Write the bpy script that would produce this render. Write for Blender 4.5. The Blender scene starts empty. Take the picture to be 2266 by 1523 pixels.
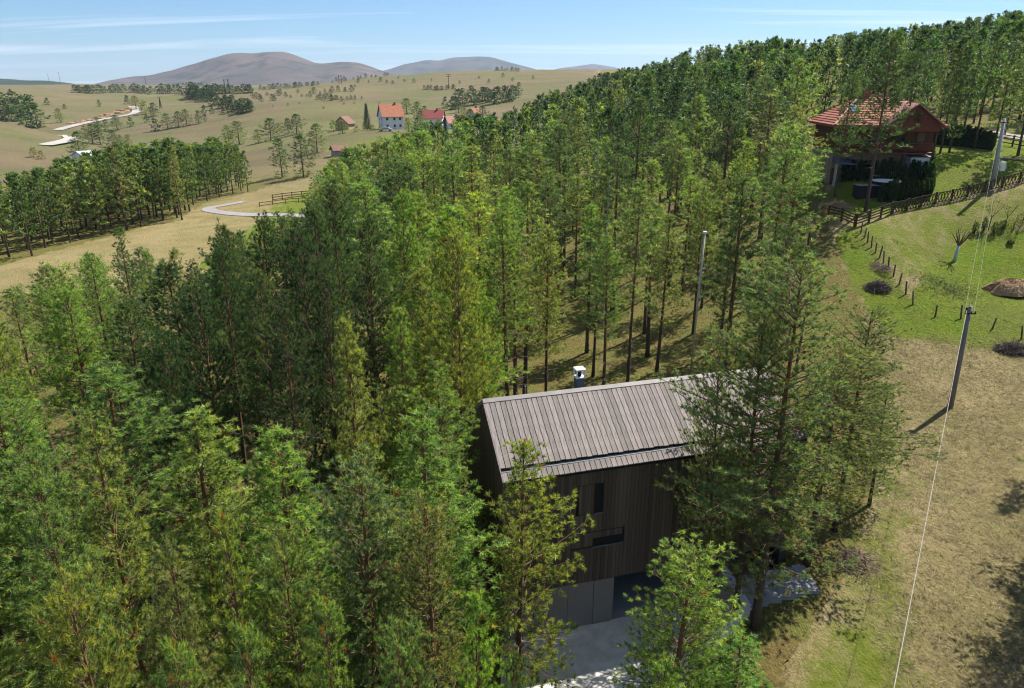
import bpy, math, random
import numpy as np
from mathutils import Vector, Matrix
PI = math.pi
S = bpy.context.scene
COL = S.collection
# ------------------------------------------------------------------ camera, sky, sun, exposure
PW, PH, FPX, CAMZ = 2266.0, 1523.0, 1600.0, 22.5
PITCH = math.atan((PH / 2 - 185.0) / FPX)
cam = bpy.data.objects.new('camera', bpy.data.cameras.new('camera'))
COL.objects.link(cam)
cam.location = (0, 0, CAMZ)
cam.rotation_euler = (PI / 2 - PITCH, 0, 0)
cam.data.sensor_width = 36.0
cam.data.lens = 36.0 * FPX / PW
cam.data.clip_start = 0.3
cam.data.clip_end = 40000
S.camera = cam

SUN_AZ = math.atan2(0.77, 0.64)          # clockwise from +Y
SUN_EL = math.radians(52)
world = bpy.data.worlds.new('World')
S.world = world
world.use_nodes = True
nt = world.node_tree
nt.nodes.clear()
N = nt.nodes.new
LK = nt.links.new
wout = N('ShaderNodeOutputWorld')
bg = N('ShaderNodeBackground')
bg.inputs['Strength'].default_value = 0.072
sky = N('ShaderNodeTexSky')
sky.sky_type = 'NISHITA'
sky.sun_disc = False
sky.sun_elevation = SUN_EL
sky.sun_rotation = SUN_AZ
sky.altitude = 1000
sky.air_density = 1.0
sky.dust_density = 0.2
sky.ozone_density = 2.2
tc = N('ShaderNodeTexCoord')
sep = N('ShaderNodeSeparateXYZ')
LK(tc.outputs['Generated'], sep.inputs[0])
# thin cirrus: direction projected on a high flat layer, stretched streaks
mz = N('ShaderNodeMath'); mz.operation = 'MAXIMUM'; mz.inputs[1].default_value = 0.0
LK(sep.outputs['Z'], mz.inputs[0])
ad = N('ShaderNodeMath'); ad.operation = 'ADD'; ad.inputs[1].default_value = 0.06
LK(mz.outputs[0], ad.inputs[0])
dx = N('ShaderNodeMath'); dx.operation = 'DIVIDE'; LK(sep.outputs['X'], dx.inputs[0]); LK(ad.outputs[0], dx.inputs[1])
dy = N('ShaderNodeMath'); dy.operation = 'DIVIDE'; LK(sep.outputs['Y'], dy.inputs[0]); LK(ad.outputs[0], dy.inputs[1])
cmb = N('ShaderNodeCombineXYZ'); LK(dx.outputs[0], cmb.inputs[0]); LK(dy.outputs[0], cmb.inputs[1])
mp = N('ShaderNodeMapping'); mp.inputs['Rotation'].default_value = (0, 0, 0.12)
mp.inputs['Scale'].default_value = (0.13, 0.75, 1); mp.inputs['Location'].default_value = (2.3, 1.7, 0)
LK(cmb.outputs[0], mp.inputs[0])
cn = N('ShaderNodeTexNoise'); cn.inputs['Scale'].default_value = 1.0; cn.inputs['Detail'].default_value = 7
cn.inputs['Roughness'].default_value = 0.55; cn.inputs['Distortion'].default_value = 0.6
LK(mp.outputs[0], cn.inputs['Vector'])
cr = N('ShaderNodeMapRange'); cr.inputs['From Min'].default_value = 0.50; cr.inputs['From Max'].default_value = 0.74
cr.inputs['To Max'].default_value = 0.92
LK(cn.outputs['Fac'], cr.inputs['Value'])
mixc = N('ShaderNodeMix'); mixc.data_type = 'RGBA'
mixc.inputs['B'].default_value = (8.6, 9.2, 10.0, 1)
tint = N('ShaderNodeMix'); tint.data_type = 'RGBA'; tint.blend_type = 'MULTIPLY'; tint.inputs['Factor'].default_value = 1
tint.inputs['B'].default_value = (0.57, 0.765, 0.96, 1)
LK(sky.outputs[0], tint.inputs['A'])
LK(cr.outputs[0], mixc.inputs['Factor']); LK(tint.outputs['Result'], mixc.inputs['A'])
LK(mixc.outputs['Result'], bg.inputs['Color']); LK(bg.outputs[0], wout.inputs['Surface'])

sl = bpy.data.lights.new('sun', 'SUN')
sl.energy = 5.0
sl.angle = math.radians(0.53)
sl.color = (1.0, 0.95, 0.87)
sun = bpy.data.objects.new('sun', sl)
COL.objects.link(sun)
sd = Vector((math.sin(SUN_AZ) * math.cos(SUN_EL), math.cos(SUN_AZ) * math.cos(SUN_EL), math.sin(SUN_EL)))
sun.rotation_euler = sd.to_track_quat('Z', 'Y').to_euler()
sun.location = (60, 60, 120)

S.view_settings.view_transform = 'Standard'
S.view_settings.look = 'None'
S.view_settings.gamma = 1
S.view_settings.exposure = 0.9
S.render.engine = 'CYCLES'
S.cycles.max_bounces = 6
S.cycles.diffuse_bounces = 4
S.cycles.glossy_bounces = 2
S.cycles.transmission_bounces = 3
S.cycles.volume_bounces = 0
S.cycles.transparent_max_bounces = 4
S.cycles.use_denoising = True
S.cycles.filter_width = 1.15
S.cycles.use_adaptive_sampling = True
S.cycles.adaptive_threshold = 0.02
try:
    S.cycles.denoiser = 'OPENIMAGEDENOISE'
    S.cycles.denoising_prefilter = 'ACCURATE'
except Exception:
    pass

# ------------------------------------------------------------------ projection helpers (placing things where they stand)
CP, SP = math.cos(PITCH), math.sin(PITCH)
def proj(X, Y, Z):
    Z = Z - CAMZ
    d = Y * CP - Z * SP
    d = np.where(np.abs(d) < 1e-3, 1e-3, d)
    up = Z * CP + Y * SP
    return PW / 2 + FPX * X / d, PH / 2 - FPX * up / d, d
def ray(px, py):
    u = (px - PW / 2) / FPX; v = (py - PH / 2) / FPX
    return u, CP - v * SP, -(SP + v * CP)          # X, Y, Z per unit
def atY(px, py, Y):
    u, f, z = ray(px, py); k = Y / f
    return np.array([u * k, Y, CAMZ + z * k])
def atZ(px, py, z0):
    u, f, z = ray(px, py); k = (z0 - CAMZ) / z
    return np.array([u * k, f * k, z0])

# ------------------------------------------------------------------ ground shape
CTRL = []
def cY(px, py, Y): p = atY(px, py, Y); CTRL.append(p)
def cZ(px, py, z): p = atZ(px, py, z); CTRL.append(p)
def cW(x, y, z): CTRL.append(np.array([x, y, z], float))
for a in range(0, 360, 40):
    cW(4 * math.sin(math.radians(a)), 4 * math.cos(math.radians(a)), 0.0)
for a, r, z in ((90, 30, 2), (120, 60, 4), (150, 80, 2), (180, 80, 0), (210, 80, -2), (240, 60, -3), (270, 40, -3), (90, 300, 40), (130, 500, 40),
                (180, 800, 0), (230, 500, -20), (270, 300, -20), (90, 3000, 30), (180, 3000, 0), (270, 3000, 0), (60, 120, 14), (65, 400, 50), (-65, 120, -6), (-60, 400, -10)):
    cW(r * math.sin(math.radians(a)), r * math.cos(math.radians(a)), z)
for px, py, z in ((1300, 1385, 0), (1150, 1500, 0), (1690, 1430, 1.3), (1900, 1400, 1.2), (2240, 1450, 1.4), (2093, 940, 1.2), (2000, 1150, 1.4), (1800, 1200, 1.7),
                  (1300, 800, 0.3), (1450, 760, 1.0), (1150, 760, 0.0), (620, 1190, -0.5), (230, 960, -0.8), (100, 1500, -0.6), (700, 1500, -0.3),
                  (0, 640, -1.8), (0, 590, -2.2), (200, 535, -1.9), (400, 487, -1.4), (520, 472, -1.0), (620, 450, -0.4), (300, 590, -1.2), (1150, 620, 1.0)):
    cZ(px, py, z)
for px, py, Y in ((2200, 745, 57), (2030, 640, 64), (2260, 600, 72), (1885, 500, 76), (2110, 575, 74), (2266, 400, 86), (2050, 440, 83), (1950, 385, 87),
                  (2200, 300, 112), (2060, 290, 112), (1480, 455, 102), (1600, 400, 112), (1700, 470, 88), (1900, 190, 170), (2100, 230, 150),
                  (0, 430, 175), (300, 420, 200), (560, 400, 190), (150, 312, 430), (120, 320, 410), (290, 240, 640), (200, 272, 540), (0, 385, 250), (0, 262, 360), (120, 296, 380),
                  (0, 200, 900), (160, 205, 1000), (270, 225, 760), (350, 335, 330), (450, 262, 520), (420, 300, 420), (600, 300, 350), (560, 235, 560), (800, 305, 255), (865, 290, 285), (1000, 285, 300),
                  (700, 235, 520), (900, 215, 600), (1000, 195, 700), (1060, 157, 880), (1190, 157, 900), (800, 178, 950), (700, 196, 900), (560, 205, 1000),
                  (1250, 235, 420), (1300, 160, 950), (400, 192, 1500), (600, 195, 1500), (800, 192, 1900), (0, 190, 2500), (600, 190, 3000), (1200, 190, 3000), (2200, 180, 3000)):
    cY(px, py, Y)
for px, Y, z in ((1600, 170, 13), (1450, 200, 10), (1350, 300, 12), (1800, 230, 23), (1700, 320, 28), (2000, 290, 32), (2266, 300, 36), (2266, 190, 27), (2000, 500, 44), (1600, 500, 30),
                 (900, 130, 0), (1000, 200, 2.5), (1200, 150, 4), (2266, 700, 55), (1700, 1200, 35), (2200, 1500, 40)):
    u, f, zz = ray(px, 190)
    cW(u / f * Y, Y, z)
CT = np.array(CTRL)
def _uv(X, Y):
    r = np.hypot(X, Y)
    return np.arctan2(X, Y) * 1.6, np.log(np.maximum(r, 2.0)) , np.maximum(r, 2.0)
def _ker(d2):
    return np.where(d2 > 1e-12, 0.5 * d2 * np.log(np.maximum(d2, 1e-12)), 0.0)
ca, cl, crr = _uv(CT[:, 0], CT[:, 1])
n_ = len(CT)
A_ = np.zeros((n_ + 3, n_ + 3))
A_[:n_, :n_] = _ker((ca[:, None] - ca) ** 2 + (cl[:, None] - cl) ** 2) + np.eye(n_) * 0.004
A_[:n_, n_:] = np.stack([np.ones(n_), ca, cl], 1); A_[n_:, :n_] = A_[:n_, n_:].T
b_ = np.zeros(n_ + 3); b_[:n_] = CT[:, 2] / crr
TW = np.linalg.solve(A_, b_)
def wav(X, Y, s, seed):
    r = np.random.RandomState(seed); o = 0
    for i in range(7):
        a = r.uniform(0, 2 * PI); k = s * r.uniform(0.6, 1.7)
        o = o + np.sin(X * k * math.cos(a) + Y * k * math.sin(a) + r.uniform(0, 6.28) + 0.8 * np.sin(X * k * .6 * math.sin(a) - Y * k * .5 * math.cos(a) + i))
    return o / 4.0
def inpoly(px, py, poly):
    px = np.asarray(px, float); py = np.asarray(py, float)
    c = np.zeros(px.shape, bool); n = len(poly); j = n - 1
    for i in range(n):
        xi, yi = poly[i]; xj, yj = poly[j]
        cond = ((yi > py) != (yj > py)) & (px < (xj - xi) * (py - yi) / ((yj - yi) if yj != yi else 1e-9) + xi)
        c ^= cond; j = i
    return c
# the cabin's frame: a = along the front, inward = away from the road side
TH = 0.276
HA = np.array([math.cos(TH), math.sin(TH)]); HIN = np.array([-math.sin(TH), math.cos(TH)])
HO = np.array([-1.219, 27.771]) - HIN * 3.16
HL, HD = 13.76, 6.32
def hw(x, y): p = HO + HA * x + HIN * y; return float(p[0]), float(p[1])
DRIVE = [hw(-0.1, 0.3), hw(9.75, 0.3), (9.62, 27.3), (9.98, 25.05), (8.0, 23.4), (6.4, 22.0), (5.2, 19.5), (4.6, 15.0), (-1.2, 15.0), (-0.9, 19.0), (-0.5, 22.0)]
FOOT = [hw(-0.2, -0.2), hw(HL + .2, -0.2), hw(HL + .2, HD), hw(-.2, HD)]
HILLS = [(-318, 372, 52, 55, 10), (-300, 760, 110, 60, 5), (-60, 520, 120, 50, 2.5), (-400, 640, 80, 45, 5), (-230, 300, 60, 40, -4), (-150, 420, 90, 40, -4), (-60, 640, 150, 45, -3)]
def ground(X, Y, cut=True):
    X = np.asarray(X, float); Y = np.asarray(Y, float)
    shp = X.shape; X = X.ravel(); Y = Y.ravel()
    a, l, r = _uv(X, Y)
    q = TW[n_] + TW[n_ + 1] * a + TW[n_ + 2] * l
    for i in range(n_):
        q = q + TW[i] * _ker((a - ca[i]) ** 2 + (l - cl[i]) ** 2)
    z = q * r
    z = z + wav(X, Y, 0.35, 1) * 0.07 + wav(X, Y, 0.06, 2) * np.clip((r - 60) / 200, 0, 1) * 0.9 + wav(X, Y, 0.012, 3) * np.clip((r - 300) / 500, 0, 1) * 3.0 + wav(X, Y, 0.035, 5) * np.clip((r - 200) / 300, 0, 1) * np.clip((1500 - r) / 500, 0, 1) * 0.9
    for hx, hy, sx, sy, hh in HILLS: z = z + hh * np.exp(-((X - hx) / sx) ** 2 - ((Y - hy) / sy) ** 2)
    if cut:
        z = np.where(inpoly(X, Y, DRIVE) , -0.12, z)
        z = np.where(inpoly(X, Y, FOOT), np.minimum(z, -0.12), z)
    return z.reshape(shp)
def gz(x, y): return float(ground(np.array([x]), np.array([y]))[0])
def onground(px, py):
    """the point of the ground seen at a pixel of the photograph"""
    u, f, z = ray(px, py)
    k = np.exp(np.linspace(math.log(8), math.log(3500), 1600))
    g = ground(u * k, f * k)
    s = CAMZ + z * k - g
    idx = np.where(s < 0)[0]
    i = idx[0] if len(idx) else len(k) - 1
    if i > 0 and len(idx):
        t = s[i - 1] / (s[i - 1] - s[i] + 1e-9); kk = k[i - 1] + (k[i] - k[i - 1]) * t
    else:
        kk = k[i]
    x, y = u * kk, f * kk
    return np.array([x, y, gz(x, y)])

# ------------------------------------------------------------------ mesh helpers
class Acc:
    def __init__(s): s.v = []; s.f = []; s.c = []; s.m = []; s.n = 0
    def add(s, v, f, c=(0, 0, 0), m=0):
        v = np.asarray(v, np.float32).reshape(-1, 3); f = np.asarray(f, np.int32).reshape(-1, 3)
        s.v.append(v); s.f.append(f + s.n); s.n += len(v)
        c = np.asarray(c, np.float32)
        if c.ndim == 1: c = np.broadcast_to(c, (len(v), 3))
        s.c.append(c); s.m.append(np.full(len(f), m, np.int32))
        return s
    def mesh(s, name, mats, smooth=False):
        v = np.concatenate(s.v); f = np.concatenate(s.f); c = np.concatenate(s.c); m = np.concatenate(s.m)
        me = bpy.data.meshes.new(name)
        me.vertices.add(len(v)); me.vertices.foreach_set('co', v.ravel())
        me.loops.add(len(f) * 3); me.loops.foreach_set('vertex_index', f.ravel())
        me.polygons.add(len(f)); me.polygons.foreach_set('loop_start', np.arange(0, len(f) * 3, 3, dtype=np.int32))
        me.polygons.foreach_set('use_smooth', np.full(len(f), bool(smooth)))
        me.polygons.foreach_set('material_index', m)
        at = me.color_attributes.new('tint', 'FLOAT_COLOR', 'POINT')
        at.data.foreach_set('color', np.concatenate([c, np.ones((len(c), 1), np.float32)], 1).astype(np.float32).ravel())
        for x in (mats if isinstance(mats, (list, tuple)) else [mats]): me.materials.append(x)
        me.update(calc_edges=True)
        return me
    def arrays(s): return np.concatenate(s.v), np.concatenate(s.f), np.concatenate(s.c)

BOXF = np.array([[0, 2, 1], [0, 3, 2], [4, 5, 6], [4, 6, 7], [0, 1, 5], [0, 5, 4], [1, 2, 6], [1, 6, 5], [2, 3, 7], [2, 7, 6], [3, 0, 4], [3, 4, 7]])
def box(acc, x0, x1, y0, y1, z0, z1, c=(0, 0, 0), m=0):
    return acc.add([(x0, y0, z0), (x1, y0, z0), (x1, y1, z0), (x0, y1, z0), (x0, y0, z1), (x1, y0, z1), (x1, y1, z1), (x0, y1, z1)], BOXF, c, m)
def hexa(acc, pts, c=(0, 0, 0), m=0): return acc.add(pts, BOXF, c, m)
def tube(acc, P, R, sides=6, c=(0, 0, 0), m=0, cap=True):
    P = np.asarray(P, float); n = len(P); R = np.broadcast_to(np.asarray(R, float), (n,))
    T = np.gradient(P, axis=0); T /= np.linalg.norm(T, axis=1, keepdims=True) + 1e-9
    ref = np.array([1., 0, 0]) if abs(T[0, 0]) < 0.8 else np.array([0, 1., 0])
    U = np.cross(T, ref); U /= np.linalg.norm(U, axis=1, keepdims=True) + 1e-9
    V = np.cross(T, U)
    a = np.arange(sides) * 2 * PI / sides
    v = P[:, None, :] + R[:, None, None] * (np.cos(a)[None, :, None] * U[:, None, :] + np.sin(a)[None, :, None] * V[:, None, :])
    v = v.reshape(-1, 3)
    i = np.arange(n - 1)[:, None] * sides; j = np.arange(sides)[None, :]; j2 = (j + 1) % sides
    q0 = i + j; q1 = i + j2; q2 = i + sides + j2; q3 = i + sides + j
    f = np.concatenate([np.stack([q0, q1, q2], -1).reshape(-1, 3), np.stack([q0, q2, q3], -1).reshape(-1, 3)])
    if cap:
        k = np.arange(1, sides - 1)
        f = np.concatenate([f, np.stack([np.zeros_like(k) + (n - 1) * sides, (n - 1) * sides + k, (n - 1) * sides + k + 1], -1), np.stack([np.zeros_like(k), k + 1, k], -1)])
    return acc.add(v, f, c, m)
def ell(acc, c0, rx, ry, rz, seg=10, rings=6, c=(0, 0, 0), m=0):
    P = []
    th = np.linspace(0, PI, rings + 1)
    for t in th:
        for k in range(seg):
            a = 2 * PI * k / seg
            P.append((c0[0] + rx * math.sin(t) * math.cos(a), c0[1] + ry * math.sin(t) * math.sin(a), c0[2] + rz * math.cos(t)))
    F = []
    for i in range(rings):
        for k in range(seg):
            a = i * seg + k; b = i * seg + (k + 1) % seg; cc = a + seg; d = b + seg
            F += [(a, cc, b), (b, cc, d)]
    return acc.add(P, F, c, m)
def disc(acc, cx, cy, z, r, n=24, c=(0, 0, 0), m=0):
    a = np.arange(n) * 2 * PI / n
    v = np.stack([cx + r * np.cos(a), cy + r * np.sin(a), np.full(n, z)], 1)
    k = np.arange(1, n - 1)
    return acc.add(v, np.stack([np.zeros_like(k), k, k + 1], 1), c, m)

def link(o, parent=None):
    COL.objects.link(o)
    if parent is not None: o.parent = parent
    return o
def part(name, acc, mat, parent, smooth=False, loc=None, label=None):
    me = acc if isinstance(acc, bpy.types.Mesh) else acc.mesh(name, mat, smooth)
    o = bpy.data.objects.new(name, me)
    if loc is not None: o.location = loc
    if label: o['label'] = label
    return link(o, parent)
def thing(name, label, cat, loc=(0, 0, 0), rz=0.0, group=None, acc=None, mat=None, smooth=False):
    me = None
    if acc is not None: me = acc if isinstance(acc, bpy.types.Mesh) else acc.mesh(name, mat, smooth)
    o = bpy.data.objects.new(name, me)
    o.location = [float(q) for q in loc]; o.rotation_euler = (0, 0, rz)
    o['label'] = label; o['category'] = cat
    if group: o['group'] = group
    return link(o)
def struct(name, acc, mat, kind='structure', smooth=False):
    o = bpy.data.objects.new(name, acc.mesh(name, mat, smooth)); o['kind'] = kind
    return link(o)
UNITBOX = {}
def boxpart(name, parent, mat, x0, x1, y0, y1, z0, z1, label=None):
    """a board, panel or pane: shared unit box scaled to size"""
    if mat.name not in UNITBOX:
        a = Acc(); box(a, 0, 1, 0, 1, 0, 1); UNITBOX[mat.name] = a.mesh('piece_' + mat.name, mat)
    o = bpy.data.objects.new(name, UNITBOX[mat.name])
    o.location = (x0, y0, z0); o.scale = (x1 - x0, y1 - y0, z1 - z0)
    if label: o['label'] = label
    return link(o, parent)

# ------------------------------------------------------------------ materials
def mat(name, col, rough=0.8, spec=0.3, metal=0.0, noise=None, bump=None, objrand=0.0, grain=None, grainamt=0.25):
    m = bpy.data.materials.new(name); m.use_nodes = True
    t = m.node_tree; b = t.nodes['Principled BSDF']
    b.inputs['Roughness'].default_value = rough; b.inputs['Metallic'].default_value = metal
    b.inputs['Specular IOR Level'].default_value = spec
    b.inputs['Base Color'].default_value = (*col, 1)
    L = t.links.new
    src = None
    tcn = t.nodes.new('ShaderNodeTexCoord')
    if noise:   # (scale, colour2, detail)
        nn = t.nodes.new('ShaderNodeTexNoise'); nn.inputs['Scale'].default_value = noise[0]; nn.inputs['Detail'].default_value = 6
        nn.inputs['Roughness'].default_value = 0.65
        if grain:
            mm = t.nodes.new('ShaderNodeMapping'); mm.inputs['Scale'].default_value = grain
            L(tcn.outputs['Object'], mm.inputs[0]); L(mm.outputs[0], nn.inputs['Vector'])
        else:
            L(tcn.outputs['Object'], nn.inputs['Vector'])
        mr = t.nodes.new('ShaderNodeMapRange'); mr.inputs['From Min'].default_value = 0.35; mr.inputs['From Max'].default_value = 0.65
        L(nn.outputs['Fac'], mr.inputs['Value'])
        mx = t.nodes.new('ShaderNodeMix'); mx.data_type = 'RGBA'
        mx.inputs['A'].default_value = (*col, 1); mx.inputs['B'].default_value = (*noise[1], 1)
        L(mr.outputs[0], mx.inputs['Factor']); src = mx.outputs['Result']
    if objrand:
        oi = t.nodes.new('ShaderNodeObjectInfo')
        hv = t.nodes.new('ShaderNodeHueSaturation')
        mr2 = t.nodes.new('ShaderNodeMapRange'); mr2.inputs['To Min'].default_value = 1 - objrand; mr2.inputs['To Max'].default_value = 1 + objrand
        L(oi.outputs['Random'], mr2.inputs['Value']); L(mr2.outputs[0], hv.inputs['Value'])
        w = t.nodes.new('ShaderNodeTexWhiteNoise'); w.noise_dimensions = '1D'; L(oi.outputs['Random'], w.inputs['W'])
        mr3 = t.nodes.new('ShaderNodeMapRange'); mr3.inputs['To Min'].default_value = 0.485; mr3.inputs['To Max'].default_value = 0.512
        L(w.outputs['Value'], mr3.inputs['Value']); L(mr3.outputs[0], hv.inputs['Hue'])
        if src is None: hv.inputs['Color'].default_value = (*col, 1)
        else: L(src, hv.inputs['Color'])
        src = hv.outputs[0]
    if src is not None: L(src, b.inputs['Base Color'])
    if bump:
        nb = t.nodes.new('ShaderNodeTexNoise'); nb.inputs['Scale'].default_value = bump[0]; nb.inputs['Detail'].default_value = 5
        L(tcn.outputs['Object'], nb.inputs['Vector'])
        bp = t.nodes.new('ShaderNodeBump'); bp.inputs['Strength'].default_value = bump[1]; bp.inputs['Distance'].default_value = bump[2]
        L(nb.outputs['Fac'], bp.inputs['Height']); L(bp.outputs[0], b.inputs['Normal'])
    return m

def foliage_mat(name='needles', tr_=(1.8, 1.75, 0.8), mx_=.42, rg=(.5, .28)):
    m = bpy.data.materials.new(name); m.use_nodes = True
    t = m.node_tree; t.nodes.clear(); L = t.links.new
    out = t.nodes.new('ShaderNodeOutputMaterial')
    at = t.nodes.new('ShaderNodeAttribute'); at.attribute_name = 'tint'
    oi = t.nodes.new('ShaderNodeObjectInfo')
    mul = t.nodes.new('ShaderNodeMix'); mul.data_type = 'RGBA'; mul.blend_type = 'MULTIPLY'; mul.inputs['Factor'].default_value = 1
    L(at.outputs['Color'], mul.inputs['A']); L(oi.outputs['Color'], mul.inputs['B'])
    d = t.nodes.new('ShaderNodeBsdfPrincipled'); d.inputs['Roughness'].default_value = rg[0]; d.inputs['Specular IOR Level'].default_value = rg[1]
    L(mul.outputs['Result'], d.inputs['Base Color'])
    tr = t.nodes.new('ShaderNodeBsdfTranslucent')
    g = t.nodes.new('ShaderNodeMix'); g.data_type = 'RGBA'; g.blend_type = 'MULTIPLY'; g.inputs['Factor'].default_value = 1
    g.inputs['B'].default_value = (*tr_, 1)
    L(mul.outputs['Result'], g.inputs['A']); L(g.outputs['Result'], tr.inputs['Color'])
    ms = t.nodes.new('ShaderNodeMixShader'); ms.inputs[0].default_value = mx_
    L(d.outputs[0], ms.inputs[1]); L(tr.outputs[0], ms.inputs[2]); L(ms.outputs[0], out.inputs['Surface'])
    return m
def attr_mat(name, rough=0.9, bump=None, objcol=False):
    m = bpy.data.materials.new(name); m.use_nodes = True
    t = m.node_tree; b = t.nodes['Principled BSDF']; L = t.links.new
    b.inputs['Roughness'].default_value = rough; b.inputs['Specular IOR Level'].default_value = 0.2
    at = t.nodes.new('ShaderNodeAttribute'); at.attribute_name = 'tint'
    tcn = t.nodes.new('ShaderNodeTexCoord')
    nn = t.nodes.new('ShaderNodeTexNoise'); nn.inputs['Scale'].default_value = 9; nn.inputs['Detail'].default_value = 4
    mm = t.nodes.new('ShaderNodeMapping'); mm.inputs['Scale'].default_value = (2.5, 2.5, 0.7)
    L(tcn.outputs['Object'], mm.inputs[0]); L(mm.outputs[0], nn.inputs['Vector'])
    mr = t.nodes.new('ShaderNodeMapRange'); mr.inputs['From Min'].default_value = 0.3; mr.inputs['From Max'].default_value = 0.7
    mr.inputs['To Min'].default_value = 0.6; mr.inputs['To Max'].default_value = 1.35
    L(nn.outputs['Fac'], mr.inputs['Value'])
    vm = t.nodes.new('ShaderNodeVectorMath'); vm.operation = 'SCALE'
    L(at.outputs['Color'], vm.inputs[0]); L(mr.outputs[0], vm.inputs['Scale']); L(vm.outputs[0], b.inputs['Base Color'])
    return m
M_NEEDLE = foliage_mat()
M_BARK = attr_mat('bark')
M_STRAW = foliage_mat('dry_blades', (1.1, 1.1, 1.0), .35, (.8, .1))
M_PLANKR = mat('weathered_roof_board', (0.275, 0.238, 0.212), 0.75, 0.3, noise=(3.0, (0.17, 0.144, 0.128)), grain=(6, 0.9, 1), objrand=0.2)
M_PLANKW = mat('dark_wall_board', (0.135, 0.098, 0.074), 0.8, 0.25, noise=(4.0, (0.068, 0.050, 0.040)), grain=(6, 6, 0.4), objrand=0.3)
M_DARK = mat('dark_backing', (0.012, 0.012, 0.013), 0.8)
M_GUTTER = mat('grey_metal_flashing', (0.13, 0.15, 0.165), 0.65, 0.4, metal=0.2)
M_CAPM = mat('ridge_metal', (0.21, 0.19, 0.18), 0.55, 0.4, metal=0.2, noise=(2.0, (0.15, 0.14, 0.13)))
M_FLUE = mat('slate_blue_metal', (0.035, 0.075, 0.12), 0.45, 0.5, metal=0.3)
M_WHITE = mat('white_paint', (0.74, 0.75, 0.76), 0.6, noise=(3, (0.62, 0.63, 0.64)))
M_CONC = mat('pale_concrete', (0.60, 0.575, 0.53), 0.85, noise=(1.6, (0.43, 0.41, 0.38)), bump=(18, 0.25, 0.02))
M_PAVE = mat('grey_paving', (0.26, 0.26, 0.26), 0.85, noise=(2, (0.19, 0.19, 0.185)), objrand=0.12)
M_PANEL = mat('taupe_door_panel', (0.22, 0.19, 0.165), 0.6, noise=(1.2, (0.19, 0.165, 0.145)))
M_GLASS = mat('dark_glass', (0.02, 0.03, 0.04), 0.08, 0.6)
M_FENCE = mat('brown_fence_wood', (0.085, 0.052, 0.034), 0.85, noise=(4, (0.045, 0.03, 0.022)), objrand=0.2)
M_POST = mat('grey_weathered_post', (0.13, 0.105, 0.08), 0.9, noise=(5, (0.07, 0.055, 0.045)), objrand=0.25)
M_POLE = mat('grey_pole', (0.22, 0.20, 0.19), 0.8, noise=(2.5, (0.15, 0.135, 0.12)), grain=(3, 3, 0.5))
M_MAST = mat('galvanised_mast', (0.42, 0.41, 0.37), 0.5, 0.5, metal=0.3)
M_CABLE = mat('pale_cable', (0.36, 0.34, 0.31), 0.6)
M_WIRE = mat('thin_wire', (0.25, 0.25, 0.25), 0.6)
M_TILE = mat('red_roof_tile', (0.33, 0.14, 0.075), 0.8, noise=(1.5, (0.27, 0.075, 0.045)), objrand=0.25)
M_TILE2 = mat('brown_roof_tile', (0.22, 0.11, 0.075), 0.8, noise=(1.5, (0.15, 0.08, 0.06)))
M_LOG = mat('red_brown_log', (0.17, 0.055, 0.024), 0.7, noise=(2, (0.10, 0.034, 0.018)), grain=(0.6, 1, 5), objrand=0.2)
M_STONE = mat('stone_wall', (0.36, 0.27, 0.20), 0.9, noise=(2.2, (0.17, 0.135, 0.12)), bump=(6, 0.6, 0.05))
M_WALLW = mat('white_render', (0.70, 0.73, 0.78), 0.85, noise=(0.5, (0.60, 0.62, 0.66)))
M_WALLY = mat('ochre_render', (0.48, 0.33, 0.16), 0.85, noise=(0.5, (0.42, 0.29, 0.15)))
M_WALLG = mat('grey_render', (0.33, 0.30, 0.27), 0.85, noise=(0.5, (0.27, 0.25, 0.23)))
M_TARP = mat('blue_sheet', (0.07, 0.11, 0.20), 0.5, 0.5, noise=(1.6, (0.16, 0.20, 0.28)))
M_ASPH = mat('pale_road', (0.40, 0.37, 0.33), 0.9, noise=(0.06, (0.32, 0.30, 0.27)))
M_PATH = mat('asphalt_path', (0.30, 0.28, 0.28), 0.9, noise=(0.5, (0.24, 0.225, 0.22)))
M_GRAVEL = mat('gravel_road', (0.36, 0.32, 0.28), 0.95, noise=(0.8, (0.26, 0.23, 0.19)), bump=(10, .4, .03))
M_EARTH = mat('cut_earth', (0.30, 0.20, 0.11), 0.95, noise=(1.3, (0.17, 0.11, 0.065)), bump=(3.5, 0.8, 0.12))
M_SKIN = mat('skin', (0.45, 0.25, 0.18), 0.6)
M_CLOTH = mat('white_cloth', (0.65, 0.65, 0.68), 0.8)
M_BLUE = mat('blue_cloth', (0.05, 0.08, 0.16), 0.8)
M_LIME = mat('limewashed_bark', (0.42, 0.56, 0.66), 0.85, noise=(5, (0.28, 0.36, 0.42)))
M_CAR = mat('silver_car_paint', (0.55, 0.58, 0.62), 0.3, 0.5, metal=0.4)
M_RUBBER = mat('black_rubber', (0.02, 0.02, 0.02), 0.8)
M_CONCWALL = mat('white_wall_top', (0.60, 0.58, 0.55), 0.8, noise=(1.5, (0.45, 0.44, 0.42)))

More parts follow.
